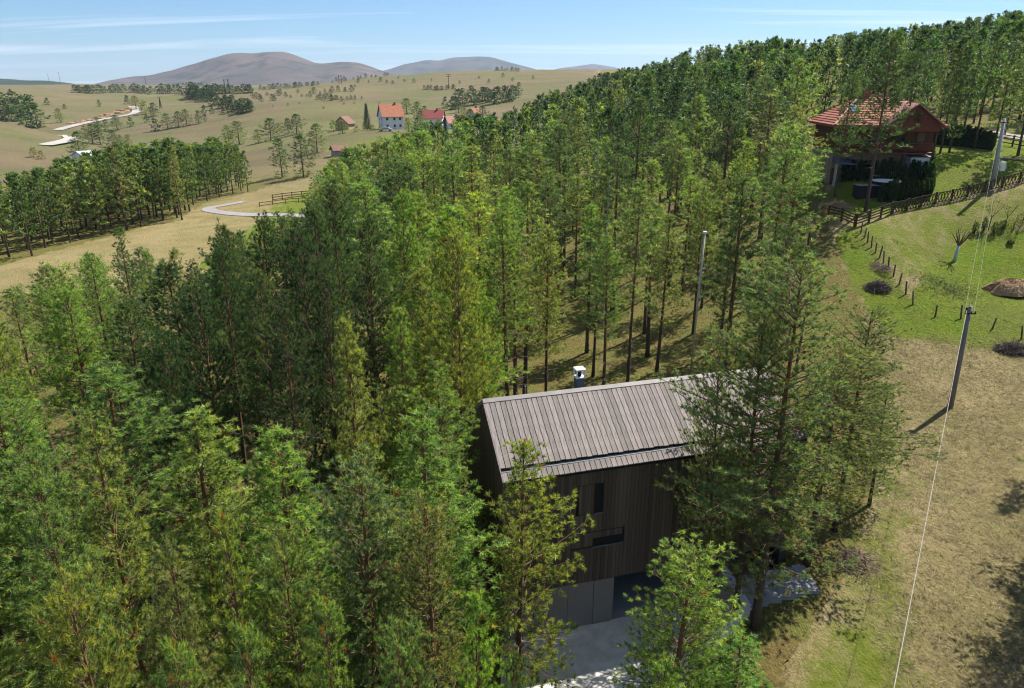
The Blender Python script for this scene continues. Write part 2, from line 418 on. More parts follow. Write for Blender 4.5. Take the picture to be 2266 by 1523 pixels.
def ground_mat():
    m = bpy.data.materials.new('ground'); m.use_nodes = True
    t = m.node_tree; b = t.nodes['Principled BSDF']; L = t.links.new
    b.inputs['Roughness'].default_value = 0.95; b.inputs['Specular IOR Level'].default_value = 0.1
    at = t.nodes.new('ShaderNodeAttribute'); at.attribute_name = 'tint'
    sp = t.nodes.new('ShaderNodeSeparateColor'); L(at.outputs['Color'], sp.inputs[0])
    tcn = t.nodes.new('ShaderNodeTexCoord')
    def noise(scale, detail=6, rough=0.6, stretch=None):
        nn = t.nodes.new('ShaderNodeTexNoise'); nn.inputs['Scale'].default_value = scale; nn.inputs['Detail'].default_value = detail
        nn.inputs['Roughness'].default_value = rough
        if stretch:
            mm = t.nodes.new('ShaderNodeMapping'); mm.inputs['Scale'].default_value = stretch; mm.inputs['Rotation'].default_value = (0, 0, 0.5)
            L(tcn.outputs['Object'], mm.inputs[0]); L(mm.outputs[0], nn.inputs['Vector'])
        else: L(tcn.outputs['Object'], nn.inputs['Vector'])
        return nn.outputs['Fac']
    def rng(v, a, b_, lo=0, hi=1):
        r = t.nodes.new('ShaderNodeMapRange'); r.inputs['From Min'].default_value = a; r.inputs['From Max'].default_value = b_
        r.inputs['To Min'].default_value = lo; r.inputs['To Max'].default_value = hi
        L(v, r.inputs['Value']); return r.outputs[0]
    def mix(f, a, b_, bt='MIX'):
        x = t.nodes.new('ShaderNodeMix'); x.data_type = 'RGBA'; x.blend_type = bt
        for k, q in (('Factor', f), ('A', a), ('B', b_)):
            if isinstance(q, tuple): x.inputs[k].default_value = (*q, 1)
            elif isinstance(q, float): x.inputs[k].default_value = q
            else: L(q, x.inputs[k])
        return x.outputs['Result']
    def math_(op, a, b_):
        x = t.nodes.new('ShaderNodeMath'); x.operation = op
        for i, q in enumerate((a, b_)):
            if isinstance(q, float): x.inputs[i].default_value = q
            else: L(q, x.inputs[i])
        x.use_clamp = False
        return x.outputs[0]
    n1 = noise(0.55); n2 = noise(3.2, 7, .7); n3 = noise(0.09, 5); n4 = noise(12, 5, .7, (1, .35, 1)); n5 = noise(0.02, 5); n6 = noise(6.5, 6, .75); n7 = noise(0.22, 6, .65)
    straw = mix(rng(n2, .35, .65), (0.357, 0.281, 0.130), (0.198, 0.153, 0.067))
    straw = mix(rng(n1, .38, .62, 0, .55), straw, (0.198, 0.178, 0.050))
    straw = mix(rng(n3, .42, .62, 0, .6), straw, (0.328, 0.261, 0.127))
    straw = mix(rng(n7, .46, .66, 0, .75), straw, (0.136, 0.132, 0.035))
    straw = mix(rng(n6, .50, .68, 0, .6), straw, (0.124, 0.089, 0.043))
    straw = mix(rng(n4, .42, .66, 0, .5), straw, (0.436, 0.358, 0.193))
    lawn = mix(rng(n1, .35, .65), (0.120, 0.198, 0.010), (0.175, 0.218, 0.020))
    lawn = mix(rng(n3, .40, .60, 0, .6), lawn, (0.175, 0.180, 0.036))
    lawn = mix(rng(n7, .50, .66, 0, .6), lawn, (0.151, 0.155, 0.036))
    lawn = mix(rng(n2, .40, .70, 0, .55), lawn, (0.055, 0.084, 0.011))
    floor = mix(rng(n1, .36, .62), (0.194, 0.144, 0.048), (0.146, 0.166, 0.035))
    floor = mix(rng(n2, .42, .66, 0, .7), floor, (0.083, 0.059, 0.026))
    floor = mix(rng(n4, .5, .7, 0, .4), floor, (0.351, 0.291, 0.122))
    n8 = noise(0.03, 7, .65, (.25, 1.6, 1))
    far = mix(rng(n5, .40, .60), (0.185, 0.144, 0.076), (0.125, 0.140, 0.046))
    far = mix(rng(sp.outputs[0], 0.0, 1.0, 0, .85), far, (0.165, 0.175, 0.058))
    far = mix(rng(n8, .45, .62, 0, .6), far, (0.100, 0.092, 0.044))
    far = mix(rng(n3, .40, .64, 0, .6), far, (0.168, 0.124, 0.081))
    far = mix(rng(n1, .5, .7, 0, .35), far, (0.087, 0.078, 0.040))
    lf = math_('ADD', sp.outputs[0], rng(n1, .3, .7, -0.22, 0.22))
    c = mix(rng(lf, .2, .6), straw, lawn)
    ff = math_('ADD', sp.outputs[1], rng(n1, .3, .7, -0.2, 0.2))
    c = mix(rng(ff, .35, .65), c, floor)
    c = mix(sp.outputs[2], c, far)
    L(c, b.inputs['Base Color'])
    bp = t.nodes.new('ShaderNodeBump'); bp.inputs['Strength'].default_value = 1.0; bp.inputs['Distance'].default_value = 0.3
    hh = math_('ADD', n2, math_('MULTIPLY', n4, 0.6)); L(hh, bp.inputs['Height']); L(bp.outputs[0], b.inputs['Normal'])
    return m
M_GROUND = ground_mat()

# ------------------------------------------------------------------ terrain
RIGHTFIELD = [(1690, 2600), (1745, 1480), (1830, 1330), (1905, 1200), (1965, 950), (1940, 740), (1870, 600), (1845, 540), (1835, 470), (1835, 380), (2060, 285), (2600, 285), (2600, 2600)]
MEADOW = [(-500, 760), (0, 655), (430, 625), (540, 530), (710, 480), (710, 385), (450, 452), (400, 482), (0, 588), (-500, 700)]
def build_terrain():
    az = np.concatenate([np.radians(np.linspace(-180, -50, 34, endpoint=False)), np.radians(np.linspace(-50, 50, 400, endpoint=False)), np.radians(np.linspace(50, 180, 34))])
    rr = np.concatenate([np.linspace(1.5, 8, 10, endpoint=False), np.exp(np.linspace(math.log(8), math.log(62), 165, endpoint=False)), np.exp(np.linspace(math.log(62), math.log(1600), 150, endpoint=False)), np.exp(np.linspace(math.log(1600), math.log(14000), 30))])
    A, R = np.meshgrid(az, rr)
    X = R * np.sin(A); Y = R * np.cos(A)
    Z = ground(X, Y)
    na, nr = len(az), len(rr)
    v = np.stack([X, Y, Z], -1).reshape(-1, 3)
    i = (np.arange(nr - 1)[:, None] * na + np.arange(na - 1)[None, :])
    f = np.concatenate([np.stack([i, i + 1, i + na + 1], -1).reshape(-1, 3), np.stack([i, i + na + 1, i + na], -1).reshape(-1, 3)])
    # middle cap
    v = np.concatenate([v, [[0, 0, gz(0, 0.5)]]])
    k = np.arange(na - 1)
    f = np.concatenate([f, np.stack([np.full(na - 1, len(v) - 1), k + 1, k], 1)])
    px, py, d = proj(v[:, 0], v[:, 1], v[:, 2])
    front = d > 0.5
    r = np.hypot(v[:, 0], v[:, 1])
    rs = np.random.RandomState(4)
    def soft(poly, j=14):
        o = np.zeros(len(v))
        for q in range(7):
            o += inpoly(px + rs.normal(0, j, len(v)), py + rs.normal(0, j * .5, len(v)), poly) & front
        return o / 7
    lawn = np.zeros(len(v))
    lawn = np.maximum(lawn, soft([(1835, 420), (2060, 285), (2500, 300), (2500, 340), (2266, 390), (1970, 470), (1835, 480)], 4) * 1.0)
    lawn = np.maximum(lawn, soft([(1850, 505), (1975, 480), (2500, 350), (2500, 500), (2250, 500), (2060, 600), (1990, 620)], 12) * 0.52)
    lawn = np.maximum(lawn, soft([(2050, 590), (2180, 520), (2500, 480), (2500, 800), (2266, 770), (2150, 740), (2020, 670)], 10) * 0.95)
    lawn = np.maximum(lawn, soft([(1840, 500), (1900, 520), (2010, 660), (2170, 740), (2500, 790), (2500, 830), (2200, 775), (1980, 745), (1880, 640)], 10) * 0.85)
    lawn = np.maximum(lawn, soft([(1700, 2200), (1760, 1500), (1880, 1250), (1950, 1000), (2040, 1050), (2010, 1250), (2050, 1800)], 40) * 0.5)
    lawn = np.maximum(lawn, soft([(560, 500), (600, 455), (690, 410), (760, 440), (720, 520), (480, 600), (420, 600)], 10) * 0.62)
    lawn = np.maximum(lawn, soft([(700, 330), (850, 298), (1000, 280), (1010, 310), (800, 345)], 5) * 0.7)
    opn = np.maximum(soft(RIGHTFIELD, 16), soft(MEADOW, 6))
    flo = np.where(front, 1 - opn, 0.5) * (1 - np.clip((r - 170) / 60, 0, 1))
    hill = soft([(1330, 300), (1330, 150), (1500, 60), (3000, -200), (3000, 290), (2060, 285), (1835, 380), (1500, 470)], 8)
    flo = np.maximum(flo, hill * 0.9)
    far = np.clip((r - 150) / 90, 0, 1) * (1 - hill)
    far = np.where(lawn > .3, far * 0.35, far)
    cm = soft([(520, 335), (540, 262), (760, 236), (1010, 240), (1010, 282), (700, 330)], 8)
    lawn = np.maximum(lawn, cm * .8); far = np.maximum(far, cm * (r > 190))
    a = Acc(); a.add(v, f, np.stack([lawn, flo, far], 1))
    return struct('ground', a, M_GROUND, smooth=True)
build_terrain()

def mountain(name, prof, r0, r1, depth, m, seed, rough=1.0, floor=0.0):
    px = np.array([p[0] for p in prof], float); py = np.array([p[1] for p in prof], float)
    xs = np.linspace(px[0], px[-1], 260)
    ys = np.interp(xs, px, py)
    ys = np.convolve(np.pad(ys, 4, mode='edge'), np.ones(9) / 9, 'valid')
    T = np.linspace(0, 1, 60)
    X = []; 
    u = (xs - PW / 2) / FPX
    V = []
    for t in T:
        rY = r0 + depth * t
        zpk = []
        for ui, yi in zip(u, ys):
            v = (yi - PH / 2) / FPX
            zpk.append(CAMZ + -(SP + v * CP) / (CP - v * SP) * (r0 + depth * 0.5))
        zpk = np.array(zpk)
        x = u / (CP + 0.36 * SP) * rY
        b = math.sin(PI * min(1, t * 1.0)) ** 0.9
        z = floor + (zpk - floor) * b
        yv = np.full_like(x, rY)
        amp = depth * 0.012 * rough * b * (1 - abs(2 * t - 1) ** 0 * 0)
        k = 1.0 / depth
        z = z + amp * (wav(x, yv, 9 * k, seed) + 0.6 * wav(x, yv, 22 * k, seed + 1) + 0.3 * wav(x, yv, 55 * k, seed + 2)) * (0.15 + abs(2 * t - 1) * 1.2) * np.clip((zpk - floor) / 60, 0, 1)
        V.append(np.stack([x, yv, z], 1))
    V = np.array(V); n, k2 = V.shape[:2]
    i = (np.arange(n - 1)[:, None] * k2 + np.arange(k2 - 1)[None, :])
    f = np.concatenate([np.stack([i, i + 1, i + k2 + 1], -1).reshape(-1, 3), np.stack([i, i + k2 + 1, i + k2], -1).reshape(-1, 3)])
    a = Acc(); a.add(V.reshape(-1, 3), f)
    return struct(name, a, m, smooth=True)
def mtn_mat(name, c1, c2, c3, s):
    m = bpy.data.materials.new(name); m.use_nodes = True
    t = m.node_tree; b = t.nodes['Principled BSDF']; L = t.links.new
    b.inputs['Roughness'].default_value = 1; b.inputs['Specular IOR Level'].default_value = 0
    tcn = t.nodes.new('ShaderNodeTexCoord'); src = None
    for k, (sc, c, lo, hi) in enumerate(((s, c2, .42, .60), (s * 3.3, c3, .50, .62))):
        nn = t.nodes.new('ShaderNodeTexNoise'); nn.inputs['Scale'].default_value = sc; nn.inputs['Detail'].default_value = 8; nn.inputs['Roughness'].default_value = .6
        L(tcn.outputs['Object'], nn.inputs['Vector'])
        r = t.nodes.new('ShaderNodeMapRange'); r.inputs['From Min'].default_value = lo; r.inputs['From Max'].default_value = hi
        r.inputs['To Max'].default_value = .8
        L(nn.outputs['Fac'], r.inputs['Value'])
        x = t.nodes.new('ShaderNodeMix'); x.data_type = 'RGBA'
        if src is None: x.inputs['A'].default_value = (*c1, 1)
        else: L(src, x.inputs['A'])
        x.inputs['B'].default_value = (*c, 1); L(r.outputs[0], x.inputs['Factor']); src = x.outputs['Result']
    L(src, b.inputs['Base Color'])
    return m
MM1 = mtn_mat('bare_mountain', (0.135, 0.105, 0.088), (0.085, 0.080, 0.066), (0.045, 0.052, 0.038), 0.0028)
MM2 = mtn_mat('far_mountain', (0.125, 0.105, 0.095), (0.06, 0.075, 0.055), (0.04, 0.055, 0.04), 0.0016)
MM3 = mtn_mat('wooded_ridge', (0.035, 0.055, 0.035), (0.06, 0.075, 0.04), (0.03, 0.045, 0.03), 0.002)
mountain('mountain', [(120, 196), (185, 190), (250, 178), (320, 170), (380, 160), (450, 140), (510, 122), (545, 119), (565, 121), (600, 117), (630, 116), (660, 124), (710, 144), (740, 140), (760, 138), (795, 138), (830, 150), (870, 163), (910, 175), (960, 190), (1000, 200)], 4200, 0, 2200, MM1, 11, 0.8)
mountain('mountain', [(700, 198), (790, 182), (820, 165), (860, 155), (900, 142), (950, 133), (975, 136), (1000, 128), (1060, 125), (1085, 126), (1120, 136), (1180, 152), (1230, 168), (1300, 190)], 6500, 0, 2600, MM2, 21, 0.7)
mountain('mountain', [(1130, 190), (1200, 162), (1235, 152), (1290, 145), (1310, 142), (1340, 146), (1380, 154), (1460, 168), (1560, 192)], 9000, 0, 2500, MM2, 31, 0.4)
mountain('hill', [(-260, 178), (-120, 168), (0, 174), (60, 178), (100, 178), (150, 183), (200, 192), (260, 197)], 2700, 0, 1000, MM3, 41, 0.6)

# the air: one closed even volume round everything
def build_haze():
    m = bpy.data.materials.new('air'); m.use_nodes = True
    t = m.node_tree; t.nodes.clear()
    o = t.nodes.new('ShaderNodeOutputMaterial'); v = t.nodes.new('ShaderNodeVolumePrincipled')
    v.inputs['Color'].default_value = (0.62, 0.76, 0.98, 1); v.inputs['Density'].default_value = HAZE
    v.inputs['Anisotropy'].default_value = 0.2
    t.links.new(v.outputs[0], o.inputs['Volume'])
    a = Acc(); box(a, -15000, 15000, -15000, 15000, -160, 420)
    struct('haze', a, m, kind='stuff')
HAZE = 5.5e-5
if HAZE > 0: build_haze()

# ------------------------------------------------------------------ roads and paths
def ribbon(name, pts, width, m, up=0.05, sub=6, kerb=False):
    P = np.array([p[:2] for p in pts], float)
    # catmull-rom
    Q = []
    for i in range(len(P) - 1):
        p0 = P[max(i - 1, 0)]; p1 = P[i]; p2 = P[i + 1]; p3 = P[min(i + 2, len(P) - 1)]
        for t in np.linspace(0, 1, sub, endpoint=False):
            Q.append(0.5 * ((2 * p1) + (-p0 + p2) * t + (2 * p0 - 5 * p1 + 4 * p2 - p3) * t * t + (-p0 + 3 * p1 - 3 * p2 + p3) * t ** 3))
    Q.append(P[-1]); Q = np.array(Q)
    T = np.gradient(Q, axis=0); T /= np.linalg.norm(T, axis=1, keepdims=True)
    Nn = np.stack([-T[:, 1], T[:, 0]], 1)
    offs = np.linspace(-.5, .5, 5)
    rows = []
    for o in offs:
        e = Q + Nn * width * o
        z = ground(e[:, 0], e[:, 1]) + up
        rows.append(np.stack([e[:, 0], e[:, 1], z], 1))
    R = np.array(rows)
    R[:, :, 2] = np.maximum(R[:, :, 2], R[:, :, 2].mean(0) - 0.05)
    n = len(Q); a = Acc()
    v = R.reshape(-1, 3)
    i = (np.arange(len(offs) - 1)[:, None] * n + np.arange(n - 1)[None, :])
    f = np.concatenate([np.stack([i, i + n, i + n + 1], -1).reshape(-1, 3), np.stack([i, i + n + 1, i + 1], -1).reshape(-1, 3)])
    f = f[:, ::-1]
    a.add(v, f)
    return struct(name, a, m, smooth=True)
G = onground
ribbon('road', [G(x, y) for x, y in ((292, 236), (302, 243), (300, 250), (280, 256), (240, 263), (200, 271), (160, 280), (128, 289))], 6.5, M_ASPH, 0.4)
ribbon('road', [G(x, y) for x, y in ((136, 300), (152, 304), (158, 310), (135, 317), (100, 323))], 6.0, M_ASPH, 0.35)
ribbon('path', [G(x, y) for x, y in ((760, 478), (640, 477), (560, 476), (500, 472), (465, 466), (466, 460), (495, 455), (540, 447))], 2.6, M_PATH, 0.08)
ribbon('road', [G(x, y) for x, y in ((2040, 283), (2120, 288), (2200, 297), (2300, 312), (2400, 330))], 4.5, M_GRAVEL, 0.12)
def earthbank(name, pts, w, m, h):
    a = Acc(); P = [G(x, y) for x, y in pts]
    r = random.Random(3)
    for i in range(len(P) - 1):
        for k in range(10):
            t = r.random(); q = P[i] * (1 - t) + P[i + 1] * t
            ell(a, (q[0] + r.uniform(-w, w), q[1] + r.uniform(-w, w), gz(q[0], q[1]) + r.uniform(-.1, .2) * h), r.uniform(.8, 2.2) * h, r.uniform(.8, 2.2) * h, r.uniform(.3, .7) * h, 7, 4)
    return a
e_ = earthbank('x', ((290, 238), (262, 250), (215, 262), (170, 274)), 4, M_EARTH, 1.6)
o_ = struct('rubble', e_, mat('orange_earth', (0.36, 0.22, 0.12), 0.95, noise=(.4, (0.22, 0.13, 0.08))), kind='stuff')

# ------------------------------------------------------------------ the timber cabin
def facade(px, py, off=0.0):
    """local x, z on the front wall plane of the cabin seen at a pixel"""
    u, f, z = ray(px, py)
    d = np.array([u, f]); o = HO - HIN * off
    k = (o @ HIN) / (d @ HIN)
    p = d * k - HO
    return float(p @ HA), float(CAMZ + z * k)
def build_cabin():
    t = thing('timber_cabin', 'dark timber cabin with grey board gable roof in a pine clearing', 'house', (HO[0], HO[1], 0), TH)
    slope = (9.982 - 7.871) / 3.28
    zr = 9.982; yr = 3.16
    def rz(y): return zr - abs(y - yr) * slope
    # body
    a = Acc()
    box(a, 0.03, HL - .03, 0.06, HD - .03, 2.40, 7.62)
    zt = rz(0.06) - .12
    a.add([(.03, .06, 7.62), (.03, HD - .03, 7.62), (.03, yr, zr - .14), (HL - .03, .06, 7.62), (HL - .03, HD - .03, 7.62), (HL - .03, yr, zr - .14)], [[0, 2, 1], [3, 4, 5], [0, 3, 5], [0, 5, 2], [1, 2, 5], [1, 5, 4]])
    part('wall', a, M_DARK, t)
    gx, gzz = facade(1357, 1281)
    a = Acc()
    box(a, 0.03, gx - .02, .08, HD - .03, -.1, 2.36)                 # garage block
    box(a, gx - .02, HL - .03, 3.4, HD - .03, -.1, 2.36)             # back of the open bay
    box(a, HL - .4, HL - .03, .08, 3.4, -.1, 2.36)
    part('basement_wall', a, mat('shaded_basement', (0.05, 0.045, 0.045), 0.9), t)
    # sloping roof decks
    for sgn, nm in ((-1, 'roof_deck'), (1, 'roof_deck')):
        a = Acc(); y0 = yr; y1 = yr + sgn * 3.25; d = .09
        hexa(a, [(0, y0, zr - .05 - d), (HL, y0, zr - .05 - d), (HL, y1, rz(y1) - .05 - d), (0, y1, rz(y1) - .05 - d),
                 (0, y0, zr - .05), (HL, y0, zr - .05), (HL, y1, rz(y1) - .05), (0, y1, rz(y1) - .05)])
        if sgn > 0: a.f[0] = a.f[0]
        part(nm, a, M_DARK if sgn < 0 else M_PLANKR, t)
    # roof boards, one by one: upper run and the short strip under the gutter slot
    n = 60; pitch = HL / n; ang = math.atan(slope)
    rnd = random.Random(5)
    def board_mesh(L):
        a = Acc(); w = pitch - .028
        hexa(a, [(0, 0, 0), (w, 0, 0), (w, -L * math.cos(ang), -L * math.sin(ang)), (0, -L * math.cos(ang), -L * math.sin(ang)),
                 (0, 0, .032), (w, 0, .032), (w, -L * math.cos(ang), -L * math.sin(ang) + .032), (0, -L * math.cos(ang), -L * math.sin(ang) + .032)])
        a.f[0] = a.f[0][:, ::-1]
        return a.mesh('roof_board', M_PLANKR)
    LU = (3.06 - .40) / math.cos(ang); LS = (.225 + .12) / math.cos(ang)
    mu = [board_mesh(LU + q) for q in (0, .012, -.012)]; ms = board_mesh(LS)
    for i in range(n):
        y = 3.06; part('roof_board', mu[i % 3], None, t, loc=(i * pitch + .014, y, rz(y) + rnd.uniform(-.004, .006)))
        y = .225; part('roof_board', ms, None, t, loc=(i * pitch + .014, y, rz(y) + rnd.uniform(-.004, .006)))
    a = Acc(); hexa(a, [(0, .235, rz(.235) + .0), (HL, .235, rz(.235) + .0), (HL, .225, rz(.225)), (0, .225, rz(.225)), (0, .262, rz(.235) + .055), (HL, .262, rz(.235) + .055), (HL, .222, rz(.225) + .050), (0, .222, rz(.225) + .050)])
    part('gutter', a, M_GUTTER, t)
    a = Acc()
    for s in (-1, 1):
        hexa(a, [(-.03, yr, zr + .03), (HL + .03, yr, zr + .03), (HL + .03, yr + s * .17, rz(yr + .17) + .03), (-.03, yr + s * .17, rz(yr + .17) + .03),
                 (-.03, yr, zr + .065), (HL + .03, yr, zr + .065), (HL + .03, yr + s * .17, rz(yr + .17) + .062), (-.03, yr + s * .17, rz(yr + .17) + .062)])
    part('ridge_cap', a, M_CAPM, t)
    for x in (-.03, HL - .01):
        a = Acc()
        for s in (-1, 1):
            y1 = yr + s * 3.28
            hexa(a, [(x, yr, zr - .15), (x + .04, yr, zr - .15), (x + .04, y1, rz(y1) - .15), (x, y1, rz(y1) - .15), (x, yr, zr + .028), (x + .04, yr, zr + .028), (x + .04, y1, rz(y1) + .028), (x, y1, rz(y1) + .028)])
        part('barge_board', a, M_PLANKR, t)
    # openings on the front, from the photograph
    wx0, wz0 = facade(1315, 1137); wx1, wz1 = facade(1337, 1068)
    sx0, sz0 = facade(1279, 1143)
    bx0, bz0 = facade(1262, 1221); bx1, bz1 = facade(1381, 1165)
    ox0, _ = facade(1311, 1210); oz1 = facade(1345, 1187)[1]
    OPEN = [(sx0, wx1, wz0, wz1), (bx0, bx1, bz0 + .02, bz1)]
    m = 80; pw = HL / m; ztop = 7.80
    for i in range(m):
        x0 = i * pw + .006; x1 = (i + 1) * pw - .006; xm = (x0 + x1) / 2
        segs = [(2.36, ztop)]
        for (a0, a1, z0, z1) in OPEN:
            if a0 - .02 < xm < a1 + .02:
                ns = []
                for s0, s1 in segs:
                    if s1 <= z0 or s0 >= z1: ns.append((s0, s1))
                    else:
                        if z0 - s0 > .05: ns.append((s0, z0))
                        if s1 - z1 > .05: ns.append((z1, s1))
                segs = ns
        for s0, s1 in segs:
            dy = rnd.uniform(0, .006)
            boxpart('wall_board', t, M_PLANKW, x0, x1, 0 + dy, .045 + dy, s0 + .004, s1 - .004)
    # gable boards, both ends
    for xe, xs in ((-.045, -.0), (HL, HL + .045)):
        k = 36; gw = HD / k
        for i in range(k):
            y0 = i * gw + .006; y1 = (i + 1) * gw - .006
            z1 = min(rz(y0), rz(y1)) - .16
            boxpart('wall_board', t, M_PLANKW, xe, xs, y0, y1, 2.36, z1)
    # upper window with its shutter pushed to one side
    f = part('window', Acc().__class__() if False else _frame(wx0, wx1, wz0, wz1, .05), M_DARK, t)
    boxpart('pane', f, M_GLASS, wx0 + .05, wx1 - .05, .0645, .085, wz0 + .3, wz1 - .05)
    boxpart('sill', f, M_GUTTER, wx0 + .02, wx1, -.03, .06, wz0 - .02, wz0 + .015)
    sh = part('shutter', _frame(sx0, wx0, wz0, wz1, .03, 0.02, .05), M_DARK, t)
    k = 5; q = (wx0 - sx0 - .06) / k
    for i in range(k): boxpart('slat', sh, M_PLANKW, sx0 + .03 + i * q + .004, sx0 + .03 + (i + 1) * q - .004, .012, .04, wz0 + .03, wz1 - .03)
    # long lower recess
    f = part('window', _frame(bx0, bx1, bz0 + .02, bz1, .05), M_DARK, t)
    boxpart('pane', f, M_GLASS, ox0, bx1 - .05, .0645, .085, bz0 + .06, oz1)
    k = 12; q = (bx1 - bx0 - .1) / k
    for i in range(k): boxpart('slat', f, M_PLANKW, bx0 + .05 + i * q + .004, bx0 + .05 + (i + 1) * q - .004, .03, .055, oz1 if bx0 + .05 + (i + .5) * q > ox0 else bz0 + .07, bz1 - .05)
    boxpart('sill', f, M_GUTTER, ox0, bx1, -.02, .06, bz0 - .01, bz0 + .03)
    # garage panels
    px_ = [facade(1357, 1330)[0], facade(1313, 1340)[0]]
    w = px_[0] - px_[1]
    x = px_[0]; i = 0
    while x > .3:
        x0 = max(x - (w + .25 if i else w), .04)
        if i == 0: pan0 = x0
        boxpart('garage_door', t, M_PANEL, x0 + .008, x - .008, .045 + (0 if i else -.03), .085 + (0 if i else -.03), .03, 2.33)
        x = x0; i += 1
    boxpart('carport_floor', t, M_PAVE, gx, HL - .4, .1, 3.38, -.05, .02)
    # stove flue behind the ridge
    fx, fy = None, None
    p = atY(1281, 862, 0)  # direction only
    u, ff, z = ray(1281, 862)
    k = (HO + HIN * (yr + .55)) @ HIN / (np.array([u, ff]) @ HIN); q = np.array([u, ff]) * k - HO
    cx = float(q @ HA); cy = yr + .55; zb = rz(cy)
    u2, f2, z2 = ray(1281, 815); k2 = (HO + HIN * cy) @ HIN / (np.array([u2, f2]) @ HIN); ztop = CAMZ + z2 * k2
    a = Acc(); box(a, cx - .18, cx + .18, cy - .18, cy + .18, zb - .3, ztop - .42)
    c = part('chimney', a, M_FLUE, t)
    a = Acc()
    box(a, cx - .21, cx + .21, cy - .21, cy + .21, ztop - .42, ztop - .38)
    for sx in (-1, 1):
        for sy in (-1, 1): box(a, cx + sx * .18 - .025, cx + sx * .18 + .025, cy + sy * .18 - .025, cy + sy * .18 + .025, ztop - .38, ztop - .06)
    box(a, cx - .22, cx + .22, cy - .22, cy + .22, ztop - .06, ztop)
    part('chimney_cap', a, M_WHITE, c)
    a = Acc(); tube(a, [(cx, cy, ztop - .38), (cx, cy, ztop - .16)], [.09, .09], 10); part('liner', a, M_DARK, c)
    # roof hatch spike near the left end, small vent
    a = Acc(); tube(a, [(1.95, yr + .3, rz(yr + .3)), (1.95, yr + .3, zr + .28)], [.03, .03], 6); part('vent_pipe', a, M_CAPM, t)
def _frame(x0, x1, z0, z1, w, ya=0.02, yb=.058):
    a = Acc()
    box(a, x0, x1, yb, yb + .004, z0, z1)
    box(a, x0, x0 + w, ya, yb, z0, z1); box(a, x1 - w, x1, ya, yb, z0, z1)
    box(a, x0 + w, x1 - w, ya, yb, z0, z0 + w); box(a, x0 + w, x1 - w, ya, yb, z1 - w, z1)
    return a
build_cabin()

def build_yard():
    a = Acc()
    pts = [hw(-.1, .07), hw(9.9, .07), (9.55, 27.3), (9.85, 25.05), (8.05, 23.5), (6.5, 22.1), (5.3, 19.6), (4.6, 15), (-1.2, 15), (-.8, 19), (-.45, 22)]
    n = len(pts); v = [(x, y, .02) for x, y in pts] + [(x, y, -.4) for x, y in pts]
    cx = (4.0, 22.0, .02); v.append(cx)
    f = [(2 * n, i, (i + 1) % n) for i in range(n)] + [(i, i + n, (i + 1) % n) for i in range(n)] + [(i + n, (i + 1) % n + n, (i + 1) % n) for i in range(n)]
    f = [q if k < n else q for k, q in enumerate(f)]
    a.add(v, [q[::-1] for q in f][:n] + f[n:])
    struct('driveway', a, M_CONC)
    # retaining wall round the drive, stepping down
    t = thing('retaining_wall', 'low white topped concrete retaining wall bending round the driveway', 'wall', (9.3, 27.3, 0))
    P = [(9.55, 27.35, 1.95), (9.95, 25.0, 1.72), (8.1, 23.4, 1.3), (6.55, 22.0, .85), (5.4, 19.4, .5)]
    O = np.array([9.3, 27.3, 0])
    for i in range(len(P) - 1):
        p = np.array(P[i]); q = np.array(P[i + 1]); d = (q - p)[:2]; d /= np.linalg.norm(d); nn = np.array([-d[1], d[0]]) * .15
        for nm, zl, z0, mt, g in (('wall_section', -.06, -.4, M_CONC, 1.0), ('coping', 0, -.055, M_CONCWALL, 1.25)):
            a = Acc(); hexa(a, [tuple(np.append(p[:2] + nn * g, z0 if nm[0] == 'w' else p[2] + z0) - O), tuple(np.append(p[:2] - nn * g, z0 if nm[0] == 'w' else p[2] + z0) - O), tuple(np.append(q[:2] - nn * g, z0 if nm[0] == 'w' else q[2] + z0) - O), tuple(np.append(q[:2] + nn * g, z0 if nm[0] == 'w' else q[2] + z0) - O),
                     tuple(np.append(p[:2] + nn * g, p[2] + zl) - O), tuple(np.append(p[:2] - nn * g, p[2] + zl) - O), tuple(np.append(q[:2] - nn * g, q[2] + zl) - O), tuple(np.append(q[:2] + nn * g, q[2] + zl) - O)])
            part(nm, a, mt, t)
    # paved terrace at the upper level beside the cabin
    a = Acc()
    for i in range(6):
        for j in range(3):
            x, y = 9.78 + i * .62, 25.2 + j * .62 + i * .18
            zt_ = gz(x + .3, y + .3); box(a, x, x + .6, y, y + .6, zt_ - .3, max(zt_, 1.55) + .05)
    o = struct('terrace', a, M_PAVE)
build_yard()

